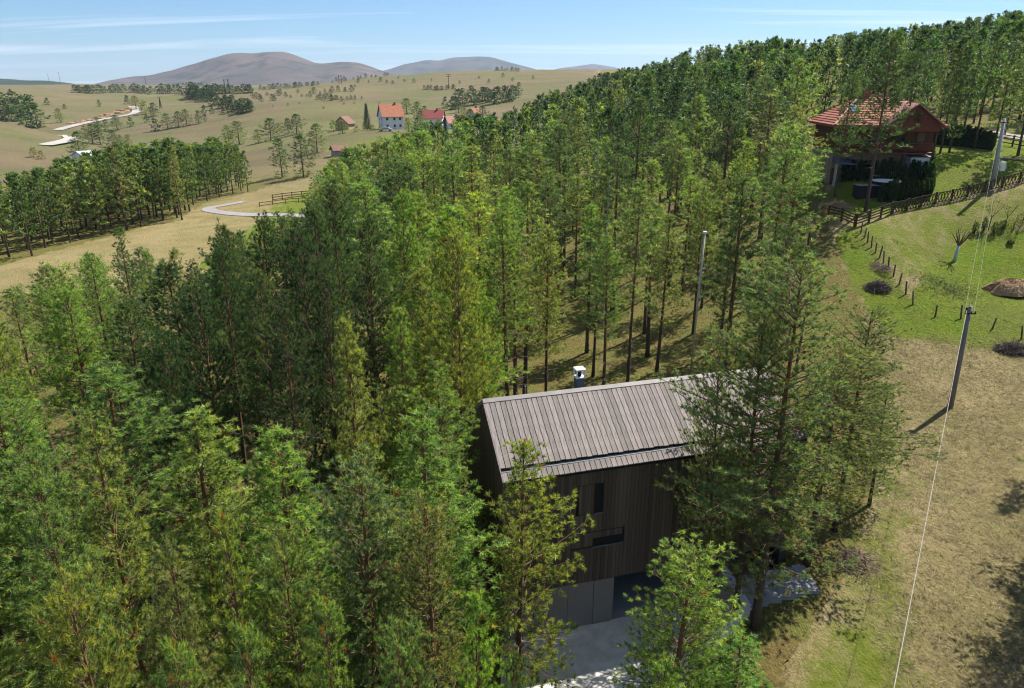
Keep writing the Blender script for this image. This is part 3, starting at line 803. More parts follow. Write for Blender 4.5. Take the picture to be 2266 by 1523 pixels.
# ------------------------------------------------------------------ pines
def norm(v): return v / (np.linalg.norm(v, axis=-1, keepdims=True) + 1e-9)
LOD = {  # whorl step, branches, twig step, tuft step, blades, blade length, blade width, tube sides
    'near': (0.40, 6, 0.22, 0.16, 28, 0.15, 0.0235, 5),
    'mid': (0.46, 6, 0.27, 0.20, 13, 0.21, 0.042, 4),
    'low': (0.60, 5, 0.42, 0.34, 6, 0.40, 0.125, 3),
    'tiny': (0.95, 4, 0.85, 0.75, 7, 0.60, 0.25, 3),
}
def pine(seed, H, cb, R, lod, style='forest', dens=1.0, dead=1.0, lean=0.07):
    """returns (wood, needles): a tapered trunk with whorled limbs and twigs; needle tufts along the shoots"""
    rs = np.random.RandomState(seed)
    ws, nbr, ts, tfs, nbl, bl, bw, sides = LOD[lod]
    wood = Acc(); leaf = Acc()
    nseg = 12 if lod in ('near', 'mid') else 6
    tz = np.linspace(0, 1, nseg + 1)
    ph = rs.uniform(0, 6.28, 4)
    def tpos(t):
        t = np.asarray(t, float)
        return np.stack([lean * t * np.sin(3 * t + ph[0]) + lean * .8 * t * t * math.cos(ph[1]), lean * t * np.cos(2.5 * t + ph[2]) + lean * .8 * t * t * math.sin(ph[1]), t * H], -1)
    r0 = 0.0092 * H * rs.uniform(.85, 1.1)
    rad = r0 * (1 - tz) ** 0.8 * (1 + .35 * np.exp(-tz * 22)) + .012
    P = tpos(tz); P[0, 2] = -0.4
    low = np.array([.085, .062, .048]); upc = np.array([.19, .09, .045])
    c = low + (upc - low) * np.clip((tz[:, None] - .25) / .4, 0, 1)
    tube(wood, P, rad, max(sides + 3, 4), np.repeat(c, max(sides + 3, 4), 0))
    bcol = np.array([.15, .095, .06]); dcol = np.array([.24, .21, .185])
    tuP = []; tuD = []; tuS = []
    def limb(t, az, L, el, alive, r_):
        o = tpos(t)
        d = np.array([math.cos(az) * math.cos(el), math.sin(az) * math.cos(el), math.sin(el)])
        s = np.linspace(0, 1, 5 if lod == 'near' else (4 if lod == 'mid' else 3))
        crv = rs.uniform(.08, .28) if alive else rs.uniform(-.25, .05)
        side = np.array([-math.sin(az), math.cos(az), 0]) * rs.uniform(-.15, .15)
        B = o + d * L * s[:, None] + np.array([0, 0, 1]) * (crv * L * (s ** 2))[:, None] + side * (L * s ** 2)[:, None]
        if lod != 'tiny': tube(wood, B, r_ * (1 - .75 * s), 3 if lod != 'near' else 4, bcol if alive else dcol, cap=False)
        return B, d
    def twigs(B, L, az, dense=1.0, r_=.007):
        D = norm(B[-1] - B[0]); up = np.array([0, 0, 1.])
        n = max(1, int((L * .78) / ts * dense))
        for k in range(n):
            s = .22 + .78 * (k + rs.uniform(0, .8)) / n
            s = min(s, .99)
            i = min(int(s * (len(B) - 1)), len(B) - 2); fr = s * (len(B) - 1) - i
            p = B[i] * (1 - fr) + B[i + 1] * fr
            lt = min((.16 + .42 * L * (1 - s) ** .7) * rs.uniform(.6, 1.25), 1.1)
            sg = 1 if (k % 2) else -1
            a = az + sg * rs.uniform(.55, 1.25)
            e = rs.uniform(-.05, .65)
            d = np.array([math.cos(a) * math.cos(e), math.sin(a) * math.cos(e), math.sin(e)])
            q = p + d * lt + up * lt * .15
            if lod in ('near', 'mid'): tube(wood, np.array([p, q]), [r_, r_ * .5], 3, bcol, cap=False)
            m = max(1, int(lt / tfs))
            for j in range(m):
                w = (j + 1) / m
                if w < .25 and lt > .4: continue
                tuP.append(p + (q - p) * w + rs.normal(0, .02 + .08 * tfs, 3)); tuD.append(d + up * .55 + rs.normal(0, .25, 3)); tuS.append(rs.uniform(.8, 1.2))
                if rs.rand() < .55:
                    x = p + (q - p) * w + rs.normal(0, .30 * tfs + .05, 3)
                    tuP.append(x); tuD.append(d * .4 + up * .7 + rs.normal(0, .4, 3)); tuS.append(rs.uniform(.7, 1.1))
        tuP.append(B[-1]); tuD.append(D + up * .5); tuS.append(1.2)
    z = cb * H
    az0 = rs.uniform(0, 6.28)
    lop = rs.uniform(0, 6.28)
    while z < H * .985:
        t = (z - cb * H) / (H - cb * H)
        if style == 'cone': pr = (1 - t) ** .56 * (.6 + .4 * min(1, t * 4))
        elif style == 'flat': pr = (1 - t) ** .38 * (.6 + .4 * min(1, t * 4))
        elif style == 'open': pr = (1 - t) ** .45 * (.65 + .35 * min(1, t * 3))
        else: pr = (1 - t) ** .44 * (.45 + .55 * min(1, t * 2.6))
        k = nbr + rs.randint(-1, 2)
        az0 += rs.uniform(.3, .9)
        wob = rs.uniform(.66, 1.18)
        for b in range(k):
            az = az0 + 2 * PI * b / k + rs.uniform(-.35, .35)
            L = max(.16, R * pr * rs.uniform(.5, 1.22) * wob * (1 + .22 * math.cos(az - lop) + .18 * math.sin(2 * az + 9 * t + lop)))
            if rs.rand() < .16: continue
            el = math.radians(8 + 50 * t ** 1.2 + rs.uniform(-14, 18)) if style != 'open' else math.radians(-2 + 48 * t + rs.uniform(-12, 14))
            B, d = limb(min(.995, (z + rs.uniform(-.1, .1)) / H), az, L, el, True, .007 + .011 * L)
            twigs(B, L, az, dens)
        z += ws * (1.15 - .45 * t) * rs.uniform(.85, 1.2)
    # leader shoots
    top = tpos(1.0)
    for j in range(6 if lod != 'tiny' else 2):
        tuP.append(top + np.array([rs.normal(0, .05), rs.normal(0, .05), -.12 * j])); tuD.append(np.array([rs.normal(0, .3), rs.normal(0, .3), 1.])); tuS.append(1.1)
    # dead limbs under the crown
    if lod in ('near', 'mid', 'low') and dead > 0:
        z = .14 * H
        while z < cb * H + .1 * H:
            for b in range(rs.randint(1, 4)):
                if rs.rand() > dead * .8: continue
                az = rs.uniform(0, 6.28); L = rs.uniform(.35, 1.0) * min(1.0, .4 * R) * (0.6 + 1.0 * z / (cb * H))
                B, d = limb(z / H, az, L, rs.uniform(-.25, .35), False, .008 + .006 * L)
                if lod == 'near':
                    for q in range(3):
                        s = rs.uniform(.3, .9); p = B[0] + (B[-1] - B[0]) * s
                        e = p + np.array([math.cos(az + rs.choice([-1, 1]) * .8), math.sin(az + rs.choice([-1, 1]) * .8), rs.uniform(-.3, .4)]) * L * .35
                        tube(wood, np.array([p, e]), [.006, .003], 3, dcol, cap=False)
            z += rs.uniform(.35, .75) * (1 if lod != 'low' else 1.8)
    # needles
    P = np.array(tuP); D = norm(np.array(tuD)); Sx = np.array(tuS)
    m = len(P)
    ax = np.repeat(D, nbl, 0); pp = np.repeat(P, nbl, 0); ss = np.repeat(Sx, nbl)
    rnd = norm(rs.normal(0, 1, (m * nbl, 3)))
    dr = norm(ax * rs.uniform(.45, 1.2, (m * nbl, 1)) + rnd * .85)
    ln = bl * ss * rs.uniform(.65, 1.15, m * nbl)
    sd_ = norm(np.cross(dr, norm(rs.normal(0, 1, (m * nbl, 3)))))
    w = bw * ss * rs.uniform(.7, 1.2, m * nbl) * .5
    base = pp + ax * (rs.uniform(-.4, .4, (m * nbl, 1)) * bl)
    tip = base + dr * ln[:, None]
    mid = base + dr * (ln * .35)[:, None]
    V = np.stack([base, mid + sd_ * w[:, None], tip], 1)
    V2 = np.stack([mid - sd_ * w[:, None]], 1)
    V = np.concatenate([V, V2], 1)      # kite: two triangles
    idx = np.arange(m * nbl)[:, None] * 4
    if lod in ('near', 'tiny'):
        F = np.concatenate([idx + np.array([[0, 1, 2]]), idx + np.array([[0, 2, 3]])]) if False else idx + np.array([[0, 1, 2]])
        V[:, 1] = base - sd_ * w[:, None]; V[:, 0] = base + sd_ * w[:, None]
    else:
        F = np.concatenate([idx + np.array([[0, 1, 2]]), idx + np.array([[0, 2, 3]])])
    # tint: each tuft falls at random between dark and yellow green
    tt = np.repeat(rs.normal(0, 1, m), nbl)
    k = np.clip(.45 + .36 * tt, 0, 1)[:, None]
    ca_ = np.array([.088, .145, .062]); cb_ = np.array([.285, .345, .105])
    cc = ca_ + (cb_ - ca_) * k
    brown = (np.repeat(rs.rand(m), nbl) < .012)[:, None]
    cc = np.where(brown, np.array([.20, .10, .035]), cc)
    leaf.add(V.reshape(-1, 3), F, np.repeat(cc, 4, 0))
    return wood, leaf
VAR = {}
def variants(lod, specs):
    out = []
    for sp in specs:
        w, l = pine(*sp[:4], lod, *sp[4:])
        out.append((sp[1], sp[3], sp[4], sp[2], w.mesh('trunk', M_BARK, smooth=True), l.mesh('crown', M_NEEDLE)))
    VAR[lod] = out
# seed, height, crown base, reach, style, density, dead limbs
variants('near', [(1, 15, .14, 2.5, 'cone', 1.2, .6), (2, 15, .34, 2.3, 'forest', 1.2, 1.0), (3, 16, .52, 2.3, 'forest', 1.0, 1.2),
                  (4, 13, .15, 2.4, 'open', 1.1, .5), (5, 11, .12, 2.2, 'cone', 1.0, .4), (6, 17, .22, 3.4, 'open', .68, 1.2),
                  (7, 14, .20, 2.1, 'cone', 1.3, .8), (8, 12, .2, 2.5, 'flat', 1.0, .8)])
variants('mid', [(11, 15, .3, 2.1, 'cone', 1.0, .8), (12, 15, .50, 2.2, 'forest', 1.1, 1.0), (13, 16, .57, 2.3, 'forest', 1.1, 1.2),
                 (14, 14, .35, 2.3, 'flat', 1.0, 1.0), (15, 15, .4, 1.8, 'cone', 1.1, 1.0), (16, 13, .2, 2.2, 'open', 1.0, .5)])
variants('low', [(21, 15, .25, 2.3, 'forest', 1.1, .7), (22, 15, .34, 2.3, 'flat', 1.1, .7), (23, 14, .2, 2.1, 'cone', 1.1, .7), (24, 16, .42, 2.4, 'forest', 1.1, .7), (25, 13, .14, 2.3, 'open', 1.1, .3)])
variants('tiny', [(31, 15, .2, 2.5, 'forest', 1.3, 0), (32, 15, .28, 2.5, 'flat', 1.3, 0), (33, 14, .15, 2.3, 'cone', 1.3, 0), (34, 10, .04, 3.0, 'open', 2.0, 0)])
print('TRIS', {k: [(len(w.polygons), len(l.polygons)) for _, _, _, _, w, l in v] for k, v in VAR.items()})

TREES = []      # everything standing: x, y, z, H, R, zone ... sorted by size in the picture before building
TONE = {'bright': (1.10, 1.17, .80), 'yellow': (1.22, 1.26, .68), 'mid': (.98, 1.0, .88), 'dark': (.47, .59, .58), 'blue': (.95, 1.12, 1.2), 'deep': (.30, .42, .46), 'olive': (.88, .86, .92), 'far': (.25, .36, .45), 'brown': (1.1, .90, .80)}  # far: the bluish haze of distance is put into a darker crown colour
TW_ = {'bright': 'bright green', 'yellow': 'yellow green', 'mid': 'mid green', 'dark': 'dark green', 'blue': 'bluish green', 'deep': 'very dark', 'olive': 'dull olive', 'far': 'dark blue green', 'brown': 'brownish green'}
def tree_at(px, py, Y, R, tone, var=None, label=None, lod='near', zone=None, H=None, name='pine_tree', group=None, tilt=None, cat='pine'):
    p = atY(px, py, Y); g = gz(p[0], p[1])
    if H is None: H = p[2] - g
    TREES.append(dict(x=p[0], y=p[1], z=g, H=H, R=R * 1.18, tone=tone, var=var, label=label, lod=lod, zone=zone, hero=True, name=name, group=group, tilt=tilt, cat=cat))
def tree_on(px, py, H, R, tone, var=None, label=None, lod='mid', **k):
    p = onground(px, py)
    TREES.append(dict(x=p[0], y=p[1], z=p[2], H=H, R=R, tone=tone, var=var, label=label, lod=lod, zone=k.get('zone'), hero=True, name=k.get('name', 'pine_tree'), group=k.get('group'), tilt=k.get('tilt'), cat=k.get('cat', 'pine')))
def tree_w(x, y, H, R, tone, var=None, label=None, lod='near', **k):
    TREES.append(dict(x=x, y=y, z=gz(x, y), H=H, R=R, tone=tone, var=var, label=label, lod=lod, zone=k.get('zone'), hero=True, name=k.get('name', 'pine_tree'), group=k.get('group'), tilt=k.get('tilt'), cat=k.get('cat', 'pine')))
# -- the large trees round the cabin
tree_at(1785, 575, 24.2, 3.5, 'olive', 5, 'tallest broad pine leaning up beside the right end of the cabin roof')
tree_at(1715, 690, 25.2, 2.6, 'olive', 5, 'thick trunked dark pine rising just behind the broad pine right of the cabin')
tree_at(1632, 745, 25.6, 1.7, 'olive', 5, 'thinner pine whose crown hangs over the right part of the board roof', tilt=(0.0, -.05))
tree_at(1932, 690, 30.5, 2.7, 'olive', 5, 'outermost pine right of the cabin facing the dry grass slope')
tree_at(1865, 760, 28.0, 2.9, 'mid', 5, 'bright leafy-looking pine between the broad pine and the outermost one')
tree_at(1975, 850, 33.0, 1.6, 'mid', 4, 'short slim pine at the edge of the dry grass right of the cabin')
tree_at(1148, 978, 22.3, 2.2, 'yellow', 4, 'slim yellow green pine standing before the left end of the cabin front')
tree_at(1045, 1310, 15.0, 1.15, 'yellow', 4, 'small bright yellow green pine with a thin visible stem at the bottom edge')
tree_at(1518, 1222, 17.6, 2.15, 'bright', 3, 'bushy bright pine before the open carport, its tip turning rusty')
tree_at(1640, 1400, 17.6, 1.9, 'bright', 4, 'low bright green pine crown below the two thick trunks at the bottom')
tree_at(1455, 1455, 15.2, 1.1, 'bright', 4, 'pine top poking over the sunlit concrete drive at the bottom edge')
tree_at(800, 1012, 18.0, 2.0, 'blue', 3, 'rounded bluish green pine left of the yellow pine at the cabin front')
tree_at(955, 1110, 17.2, 1.7, 'mid', 3, 'full pine crown squeezed between the rounded bluish pine and the yellow one')
tree_at(200, 925, 17.0, 2.0, 'bright', 0, 'large conical sunlit pine in the left foreground with long right flank')
tree_at(152, 1290, 11.0, 1.35, 'yellow', 3, 'closest pine in the bottom left corner, glowing yellow green')
tree_at(60, 1040, 14.0, 1.6, 'mid', 0, 'pine cut by the left picture edge above the bottom corner tree')
tree_at(484, 1152, 14.4, 1.35, 'yellow', 4, 'young pine with a bright pointed leader in front of the dark stand')
tree_at(612, 1180, 15.2, 1.2, 'bright', 3, 'young bright pine just right of the pointed leader tree')
tree_at(345, 1190, 13.0, 1.4, 'mid', 0, 'pine crown filling the gap right of the large conical one')
tree_at(545, 1400, 11.2, 1.15, 'mid', 4, 'pale tipped pine low at the bottom left of centre')
tree_at(700, 1310, 13.0, 1.3, 'bright', 4, 'soft green pine low below the rounded bluish one')
tree_at(880, 1390, 12.4, 1.1, 'mid', 3, 'thin pine crown at the bottom edge left of the small yellow pine')
tree_at(350, 1420, 10.5, 1.2, 'bright', 4, 'pine crown at the bottom edge beside the corner tree')
tree_at(1150, 1440, 14.0, .8, 'dark', 4, 'dark slender pine at the bottom edge under the yellow pine')
tree_at(783, 705, 24.5, 1.45, 'bright', 6, 'narrow bright pine with a pale stem left of the cabin')
tree_at(872, 690, 28.5, 1.5, 'bright', 6, 'narrow pine right behind the pale stemmed one')
tree_at(1010, 520, 31.5, 2.15, 'yellow', 7, 'tall glowing yellow green pine touching the left end of the cabin roof')
tree_at(940, 600, 34.0, 1.9, 'bright', 1, 'tall bright pine just left of the glowing one by the roof')
tree_at(1060, 640, 35.5, 1.7, 'yellow', 7, 'yellow green pine behind the left roof corner of the cabin')
tree_at(880, 425, 42.0, 2.0, 'bright', 1, 'tall sunlit pine towering above the glowing trees left of the cabin')
for i, (x, y, Y, R) in enumerate(((510, 500, 36, 1.7), (578, 492, 38, 1.7), (640, 520, 33, 1.8), (690, 455, 38, 2.0), (745, 425, 42, 2.0), (430, 640, 31, 1.8), (560, 600, 30, 1.6), (470, 560, 33, 1.6), (350, 745, 28, 1.5), (800, 480, 36, 1.9), (610, 690, 27.5, 1.6), (700, 600, 31, 1.7))):
    tree_at(x, y, Y, R, 'deep' if i % 3 else 'dark', (1, 2, 7)[i % 3], None, zone='dark')  # shade inside this stand is put into its dark crown tones
for i, (x, y, Y, R, tn) in enumerate(((90, 592, 46, 1.9, 'mid'), (190, 562, 48, 1.9, 'mid'), (262, 505, 54, 1.5, 'dark'), (322, 562, 46, 1.0, 'mid'), (384, 552, 45, 1.5, 'mid'), (30, 640, 40, 1.9, 'mid'), (140, 640, 38, 2.0, 'bright'), (250, 640, 40, 1.5, 'mid'))):
    tree_at(x, y, Y, R, tn, (1, 0, 6)[i % 3], None, lod='mid' if Y > 44 else 'near', zone='leftedge')
tree_at(985, 800, 26.6, 2.25, 'bright', 0, 'green pine hiding the left gable of the cabin')
tree_at(1000, 985, 25.2, 1.45, 'mid', 0, 'lower pine squeezed against the foot of the cabin left gable')
tree_at(735, 352, 118, 2.6, 'mid', None, 'pine top before the grey gabled house, nearer the path', lod='low')
tree_at(775, 338, 112, 2.6, 'dark', None, 'pine top right before the grey gabled house', lod='low')
tree_at(832, 318, 120, 2.8, 'mid', None, 'pine top right of the grey gabled house', lod='low')
tree_at(700, 392, 108, 2.4, 'dark', None, 'pine top below the grey gabled house beside the garden fence', lod='low')
# -- trees beyond the picture's right edge whose shade reaches into it
for _k in ():
    pass
_q = atZ(2250, 1450, 1.4)
tree_w(_q[0] + 4.2, _q[1] + 3.4, 12.5, 3.0, 'mid', 5, 'pine just outside the right edge shading the lower dry grass')
_q = atZ(2330, 1330, 1.4)
tree_w(_q[0] + 4.4, _q[1] + 3.6, 13.5, 3.0, 'mid', 4, 'second pine outside the right edge beside the dry grass slope')
_q = atZ(2240, 1110, 1.3)
tree_w(_q[0] + 5.2, _q[1] + 4.3, 10.5, 1.6, 'mid', 4, 'smaller pine outside the right edge further up the dry grass')
tree_w(26.5, 23.5, 12, 2.6, 'mid', 4, 'pine outside the bottom right corner below the dry grass')
# -- distinct ones round the chalet and across the middle
tree_on(1915, 468, 17.5, 3.3, 'deep', 3, 'big dark flat topped pine before the chalet, trunk bare')
tree_on(1990, 395, 15.0, 2.5, 'deep', 3, 'second bare trunked pine close against the chalet gable')
tree_on(1846, 436, 13.0, 2.2, 'dark', 3, 'dark pine overlapping the left end of the chalet')
tree_on(2080, 340, 13.5, 2.2, 'dark', 3, 'dark pine at the right corner of the chalet roof')
for i, (x, y, H, R) in enumerate(((2100, 338, 13, 2.2), (2155, 330, 15, 2.4), (2200, 322, 15, 2.6), (2252, 345, 15, 2.6), (2075, 300, 12, 2.0), (2130, 300, 14, 2.4), (2300, 340, 15, 2.6), (2222, 300, 15, 2.4))):
    tree_on(x, y, H, R, 'dark', (1, 3)[i % 2], None, zone='lawnpines')
tree_on(403, 487, 13.2, 2.1, 'mid', 3, 'lone pine on the meadow edge casting a long thin shadow', lod='mid')

NEARTOP = [(-400, 600), (0, 605), (60, 622), (90, 590), (190, 558), (235, 540), (275, 505), (300, 560), (330, 560), (385, 552), (430, 600), (470, 560), (505, 500), (580, 490), (640, 462), (680, 430), (700, 385), (730, 345), (770, 330), (850, 300), (900, 288), (930, 262),
           (1000, 262), (1060, 250), (1100, 248), (1145, 235), (1200, 205), (1250, 192), (1300, 172), (1350, 152), (1400, 150), (1450, 138), (1480, 128), (1530, 108), (1600, 97), (1640, 92), (1700, 90), (1750, 84), (1800, 95), (1850, 78), (1900, 68), (1950, 64), (2000, 62), (2050, 56), (2100, 48), (2150, 42), (2200, 30), (2266, 22), (3000, -60)]
STANDTOP = [(-400, 372), (0, 382), (60, 384), (110, 365), (150, 344), (200, 342), (245, 322), (330, 316), (380, 306), (420, 320), (470, 306), (520, 322), (560, 348), (600, 385), (640, 400)]
CLEAR = [[(1050, 850), (1725, 785), (1730, 1230), (1760, 1500), (1800, 2600), (1110, 2600), (1120, 1500), (1180, 1250), (1030, 1150)],
         [(0, 588), (240, 525), (400, 486), (450, 453), (700, 388), (700, 470), (600, 468), (540, 483), (480, 520), (440, 575), (370, 548), (310, 552), (200, 562), (60, 622), (0, 645), (-400, 730), (-400, 690)],
         [(1880, 400), (1850, 560), (1880, 620), (1905, 700), (1975, 800), (2020, 900), (2010, 1010), (1950, 1100), (1920, 1250), (1760, 1500), (1750, 2400), (3500, 2400), (3500, 330), (2060, 340), (1840, 300)],
         [(1815, 215), (2055, 215), (2070, 450), (1830, 450)]]
def blocked(px, py): return any(bool(inpoly(np.array([px]), np.array([py]), c)[0]) for c in CLEAR)
rng = random.Random(77)
GRID = {}
def addgrid(x, y): GRID.setdefault((int(x // 4), int(y // 4)), []).append((x, y))
def near_tree(x, y, d):
    for i in (-1, 0, 1):
        for j in (-1, 0, 1):
            for (a, b) in GRID.get((int(x // 4) + i, int(y // 4) + j), ()):
                if (a - x) ** 2 + (b - y) ** 2 < d * d: return True
    return False
for T in TREES: addgrid(T['x'], T['y'])
def try_tree(x, y, d0, far=False):
    if near_tree(x, y, d0): return
    sp = 2.9 if d0 == 2.3 else 0
    z = GZ(x, y)
    pbx, pby, d = (float(q) for q in proj(x, y, z))
    if d < 1: return
    if pbx < -260 or pbx > 2520: return
    if bool(inpoly(np.array([pbx]), np.array([pby]), RIGHTFIELD)[0]) or bool(inpoly(np.array([pbx]), np.array([pby]), MEADOW)[0]): return
    if y < 60 and (bool(inpoly(np.array([x]), np.array([y]), DRIVE2)[0])): return
    stand = False
    if pbx < 640 and y > 75:
        # the stand beyond the left meadow
        ey = np.interp(pbx, [-300, 0, 250, 400, 450, 560, 640], [640, 586, 516, 480, 454, 424, 402])
        if pby > ey + 2 or pby < ey - 75: return
        stand = True
    if sp == 2.9 and y > 90 and not stand: return
    if y > 130 and pbx < 700 and not stand: return
    if y > 150 and pbx < 1010 and not stand: return
    if y > 300 and pbx < 1300 and pbx > 1100 and rng.random() < .4: return
    if rng.random() < .04: return
    if 1090 < pbx < 1620 and 40 < y < 78 and rng.random() < .12: return
    zone = None
    if stand: zone = 'stand'; H = rng.uniform(11.0, 16.0)
    elif y < 26: H = rng.uniform(10.5, 13.5)
    elif pbx < 320 and y < 75: H = rng.uniform(11, 14.5)
    else: H = rng.uniform(12, 17.5) if rng.random() < .75 else rng.uniform(7.5, 12)
    # young gaps behind the cabin
    if 1080 < pbx < 1640 and 38 < y < 75: H = rng.uniform(11.5, 17.0)
    tl = STANDTOP if stand else NEARTOP
    xs = [q[0] for q in tl]; ys = [q[1] for q in tl]
    lim = float(np.interp(pbx, xs, ys)) + rng.uniform(-6, 22) * min(1.0, 60 / y + .3)
    ok = False
    for k in range(8):
        tx, ty, _ = (float(q) for q in proj(x, y, z + H))
        lim2 = float(np.interp(tx, xs, ys)) + (lim - float(np.interp(pbx, xs, ys)))
        if ty >= lim2: ok = True; break
        H *= .93
        if H < 6.0: break
    if not ok: return
    R = H * rng.uniform(.165, .225) * (1.3 if y < 30 else (1.1 if stand else (.92 if 1080 < pbx < 1640 and y < 78 else 1.0)))
    rp = R * FPX / d
    if y < 50.5:
        for fz in (.3, .5, .7, .9, 1.0):
            qx, qy, _ = (float(q) for q in proj(x, y, z + H * fz))
            if 505 < qy < 840 and abs(qx - (1531 + (830 - qy) * .095)) < rp * 1.0 + 8: return
    for fz, fx in ((1.0, 0), (.7, .5), (.7, -.5), (.45, .8), (.45, -.8), (.85, 0), (.55, 0)):
        qx, qy, _ = (float(q) for q in proj(x, y, z + H * fz))
        if blocked(qx + rp * fx, qy): return
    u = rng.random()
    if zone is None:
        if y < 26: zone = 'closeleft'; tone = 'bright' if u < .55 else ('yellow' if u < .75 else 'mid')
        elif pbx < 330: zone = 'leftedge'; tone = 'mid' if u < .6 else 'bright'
        elif pbx < 740 and y < 60: zone = 'dark'; tone = 'deep' if u < .85 else 'dark'  # crowns coloured darker to carry the shade of this stand
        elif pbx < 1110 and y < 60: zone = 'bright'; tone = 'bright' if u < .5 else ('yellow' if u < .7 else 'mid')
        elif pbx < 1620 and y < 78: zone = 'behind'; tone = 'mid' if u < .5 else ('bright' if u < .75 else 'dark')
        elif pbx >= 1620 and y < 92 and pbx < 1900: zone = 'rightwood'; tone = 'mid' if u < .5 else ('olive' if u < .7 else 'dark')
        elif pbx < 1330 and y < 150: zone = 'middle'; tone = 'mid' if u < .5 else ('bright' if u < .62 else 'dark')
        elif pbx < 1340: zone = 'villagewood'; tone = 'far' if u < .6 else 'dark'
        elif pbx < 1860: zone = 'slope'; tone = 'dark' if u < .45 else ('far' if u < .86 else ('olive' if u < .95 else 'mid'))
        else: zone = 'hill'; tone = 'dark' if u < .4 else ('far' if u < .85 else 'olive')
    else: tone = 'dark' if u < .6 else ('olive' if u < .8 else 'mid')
    addgrid(x, y)
    TREES.append(dict(x=x, y=y, z=z, H=H, R=R, tone=tone, var=None, label=None, lod=None, zone=zone, hero=False, name='pine_tree', group=None, tilt=None, cat='pine'))
DRIVE2 = [(-1.9, 14.5), (10.5, 14.5), (10.6, 28.2), (14.9, 29.0), (12.4, 36.6), (-4.0, 32.0), (-2.6, 24.0)]
# cached ground heights for placing
_gx = np.arange(-420, 421, 3.0); _gy = np.arange(0, 701, 3.0)
_GG = ground(*np.meshgrid(_gx, _gy))
def GZ(x, y):
    i = min(max((x + 420) / 3, 0), len(_gx) - 1.001); j = min(max(y / 3, 0), len(_gy) - 1.001)
    a, b = int(i), int(j); s, t = i - a, j - b
    return float((_GG[b, a] * (1 - s) + _GG[b, a + 1] * s) * (1 - t) + (_GG[b + 1, a] * (1 - s) + _GG[b + 1, a + 1] * s) * t)
for (y0, y1, sp) in ((95, 235, 2.9), (8, 26, 3.2), (26, 60, 3.5), (60, 95, 3.9), (95, 150, 4.7), (150, 240, 5.8), (240, 470, 8.5)):
    y = y0
    while y < y1:
        xm = .80 * y + 8
        x = -xm
        while x < xm:
            try_tree(x + rng.uniform(-.5, .5) * sp, y + rng.uniform(-.5, .5) * sp, sp * .78 if sp != 2.9 or y < 90 else 2.3)
            x += sp
        y += sp
import collections
print('ZONES', collections.Counter(T['zone'] for T in TREES), len(TREES))
for T in TREES:
    T['size'] = T['H'] * FPX / max(5.0, float(proj(T['x'], T['y'], T['z'] + T['H'] * .6)[2]))
TREES.sort(key=lambda T: (not (T['hero'] and T['label'] is not None), -T['size']))
NIND = 300
IND, REST = TREES[:NIND], TREES[NIND:]
rv = random.Random(9)
VN = 0
def build_tree(T):
    d = math.hypot(T['x'], T['y'])
    lod = 'near' if d < 47 else ('mid' if d < 95 else 'low')
    vs = VAR[lod]
    if T['var'] is not None and lod in ('near', 'mid'): v = vs[T['var'] % len(vs)]
    else:
        if lod == 'near': k = rv.choice((0, 1, 6, 7)) if T['zone'] in ('closeleft', 'bright', 'leftedge') else (rv.choice((2, 2, 1)) if T['zone'] == 'behind' else rv.choice((1, 2, 1, 6)))
        elif lod == 'mid': k = rv.choice((1, 2, 0, 3)) if T['zone'] == 'behind' else (rv.choice((1, 2, 2, 4, 3)) if T['zone'] in ('dark', 'middle', 'rightwood') else rv.choice((0, 1, 3, 5)))
        else: k = rv.randrange(len(vs))
        v = vs[k]
    Hv, Rv, st, cbv, wm, lm = v
    o = bpy.data.objects.new(T['name'], None)
    o.empty_display_size = .3
    o.location = (T['x'], T['y'], T['z'])
    tl = T['tilt'] or (rv.uniform(-.025, .025), rv.uniform(-.025, .025))
    o.rotation_euler = (tl[0], tl[1], 0)
    o['label'] = T['label']; o['category'] = T['cat']
    if T['group']: o['group'] = T['group']
    COL.objects.link(o)
    k = T['R'] / Rv; rz_ = rv.uniform(0, 6.28)
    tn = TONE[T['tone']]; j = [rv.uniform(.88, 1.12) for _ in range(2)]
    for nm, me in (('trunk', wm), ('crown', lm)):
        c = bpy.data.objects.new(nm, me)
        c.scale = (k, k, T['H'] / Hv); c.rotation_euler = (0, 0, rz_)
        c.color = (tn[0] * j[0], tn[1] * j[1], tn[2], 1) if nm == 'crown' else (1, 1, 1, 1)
        COL.objects.link(c); c.parent = o
# labels: place first, then look
ZP = {'closeleft': ('in the close foreground stand', 'pines crowding the near left foreground'),
      'leftedge': ('near the left edge before the dry meadow', 'pines before the left meadow'),
      'dark': ('in the shaded dark stand', 'pines of the shaded dark stand'),
      'bright': ('in the sunlit stand beside the cabin', 'sunlit pines left of the cabin'),
      'behind': ('behind the cabin', 'pines behind the cabin'),
      'rightwood': ('between the slim mast and the green lawn', 'pines between the mast and the lawn'),
      'middle': ('in the middle forest before the village', 'pines of the middle forest'),
      'villagewood': ('in the wood right of the village houses', 'pines right of the village'),
      'slope': ('in the dark slope wood', 'pines on the rising wooded slope'),
      'hill': ('on the wooded hill behind the chalet', 'pines on the hill behind the chalet'),
      'stand': ('in the dense stand beyond the left meadow', 'pines of the stand beyond the left meadow'),
      'lawnpines': ('shading the lawn right of the chalet', 'pines shading the chalet lawn')}
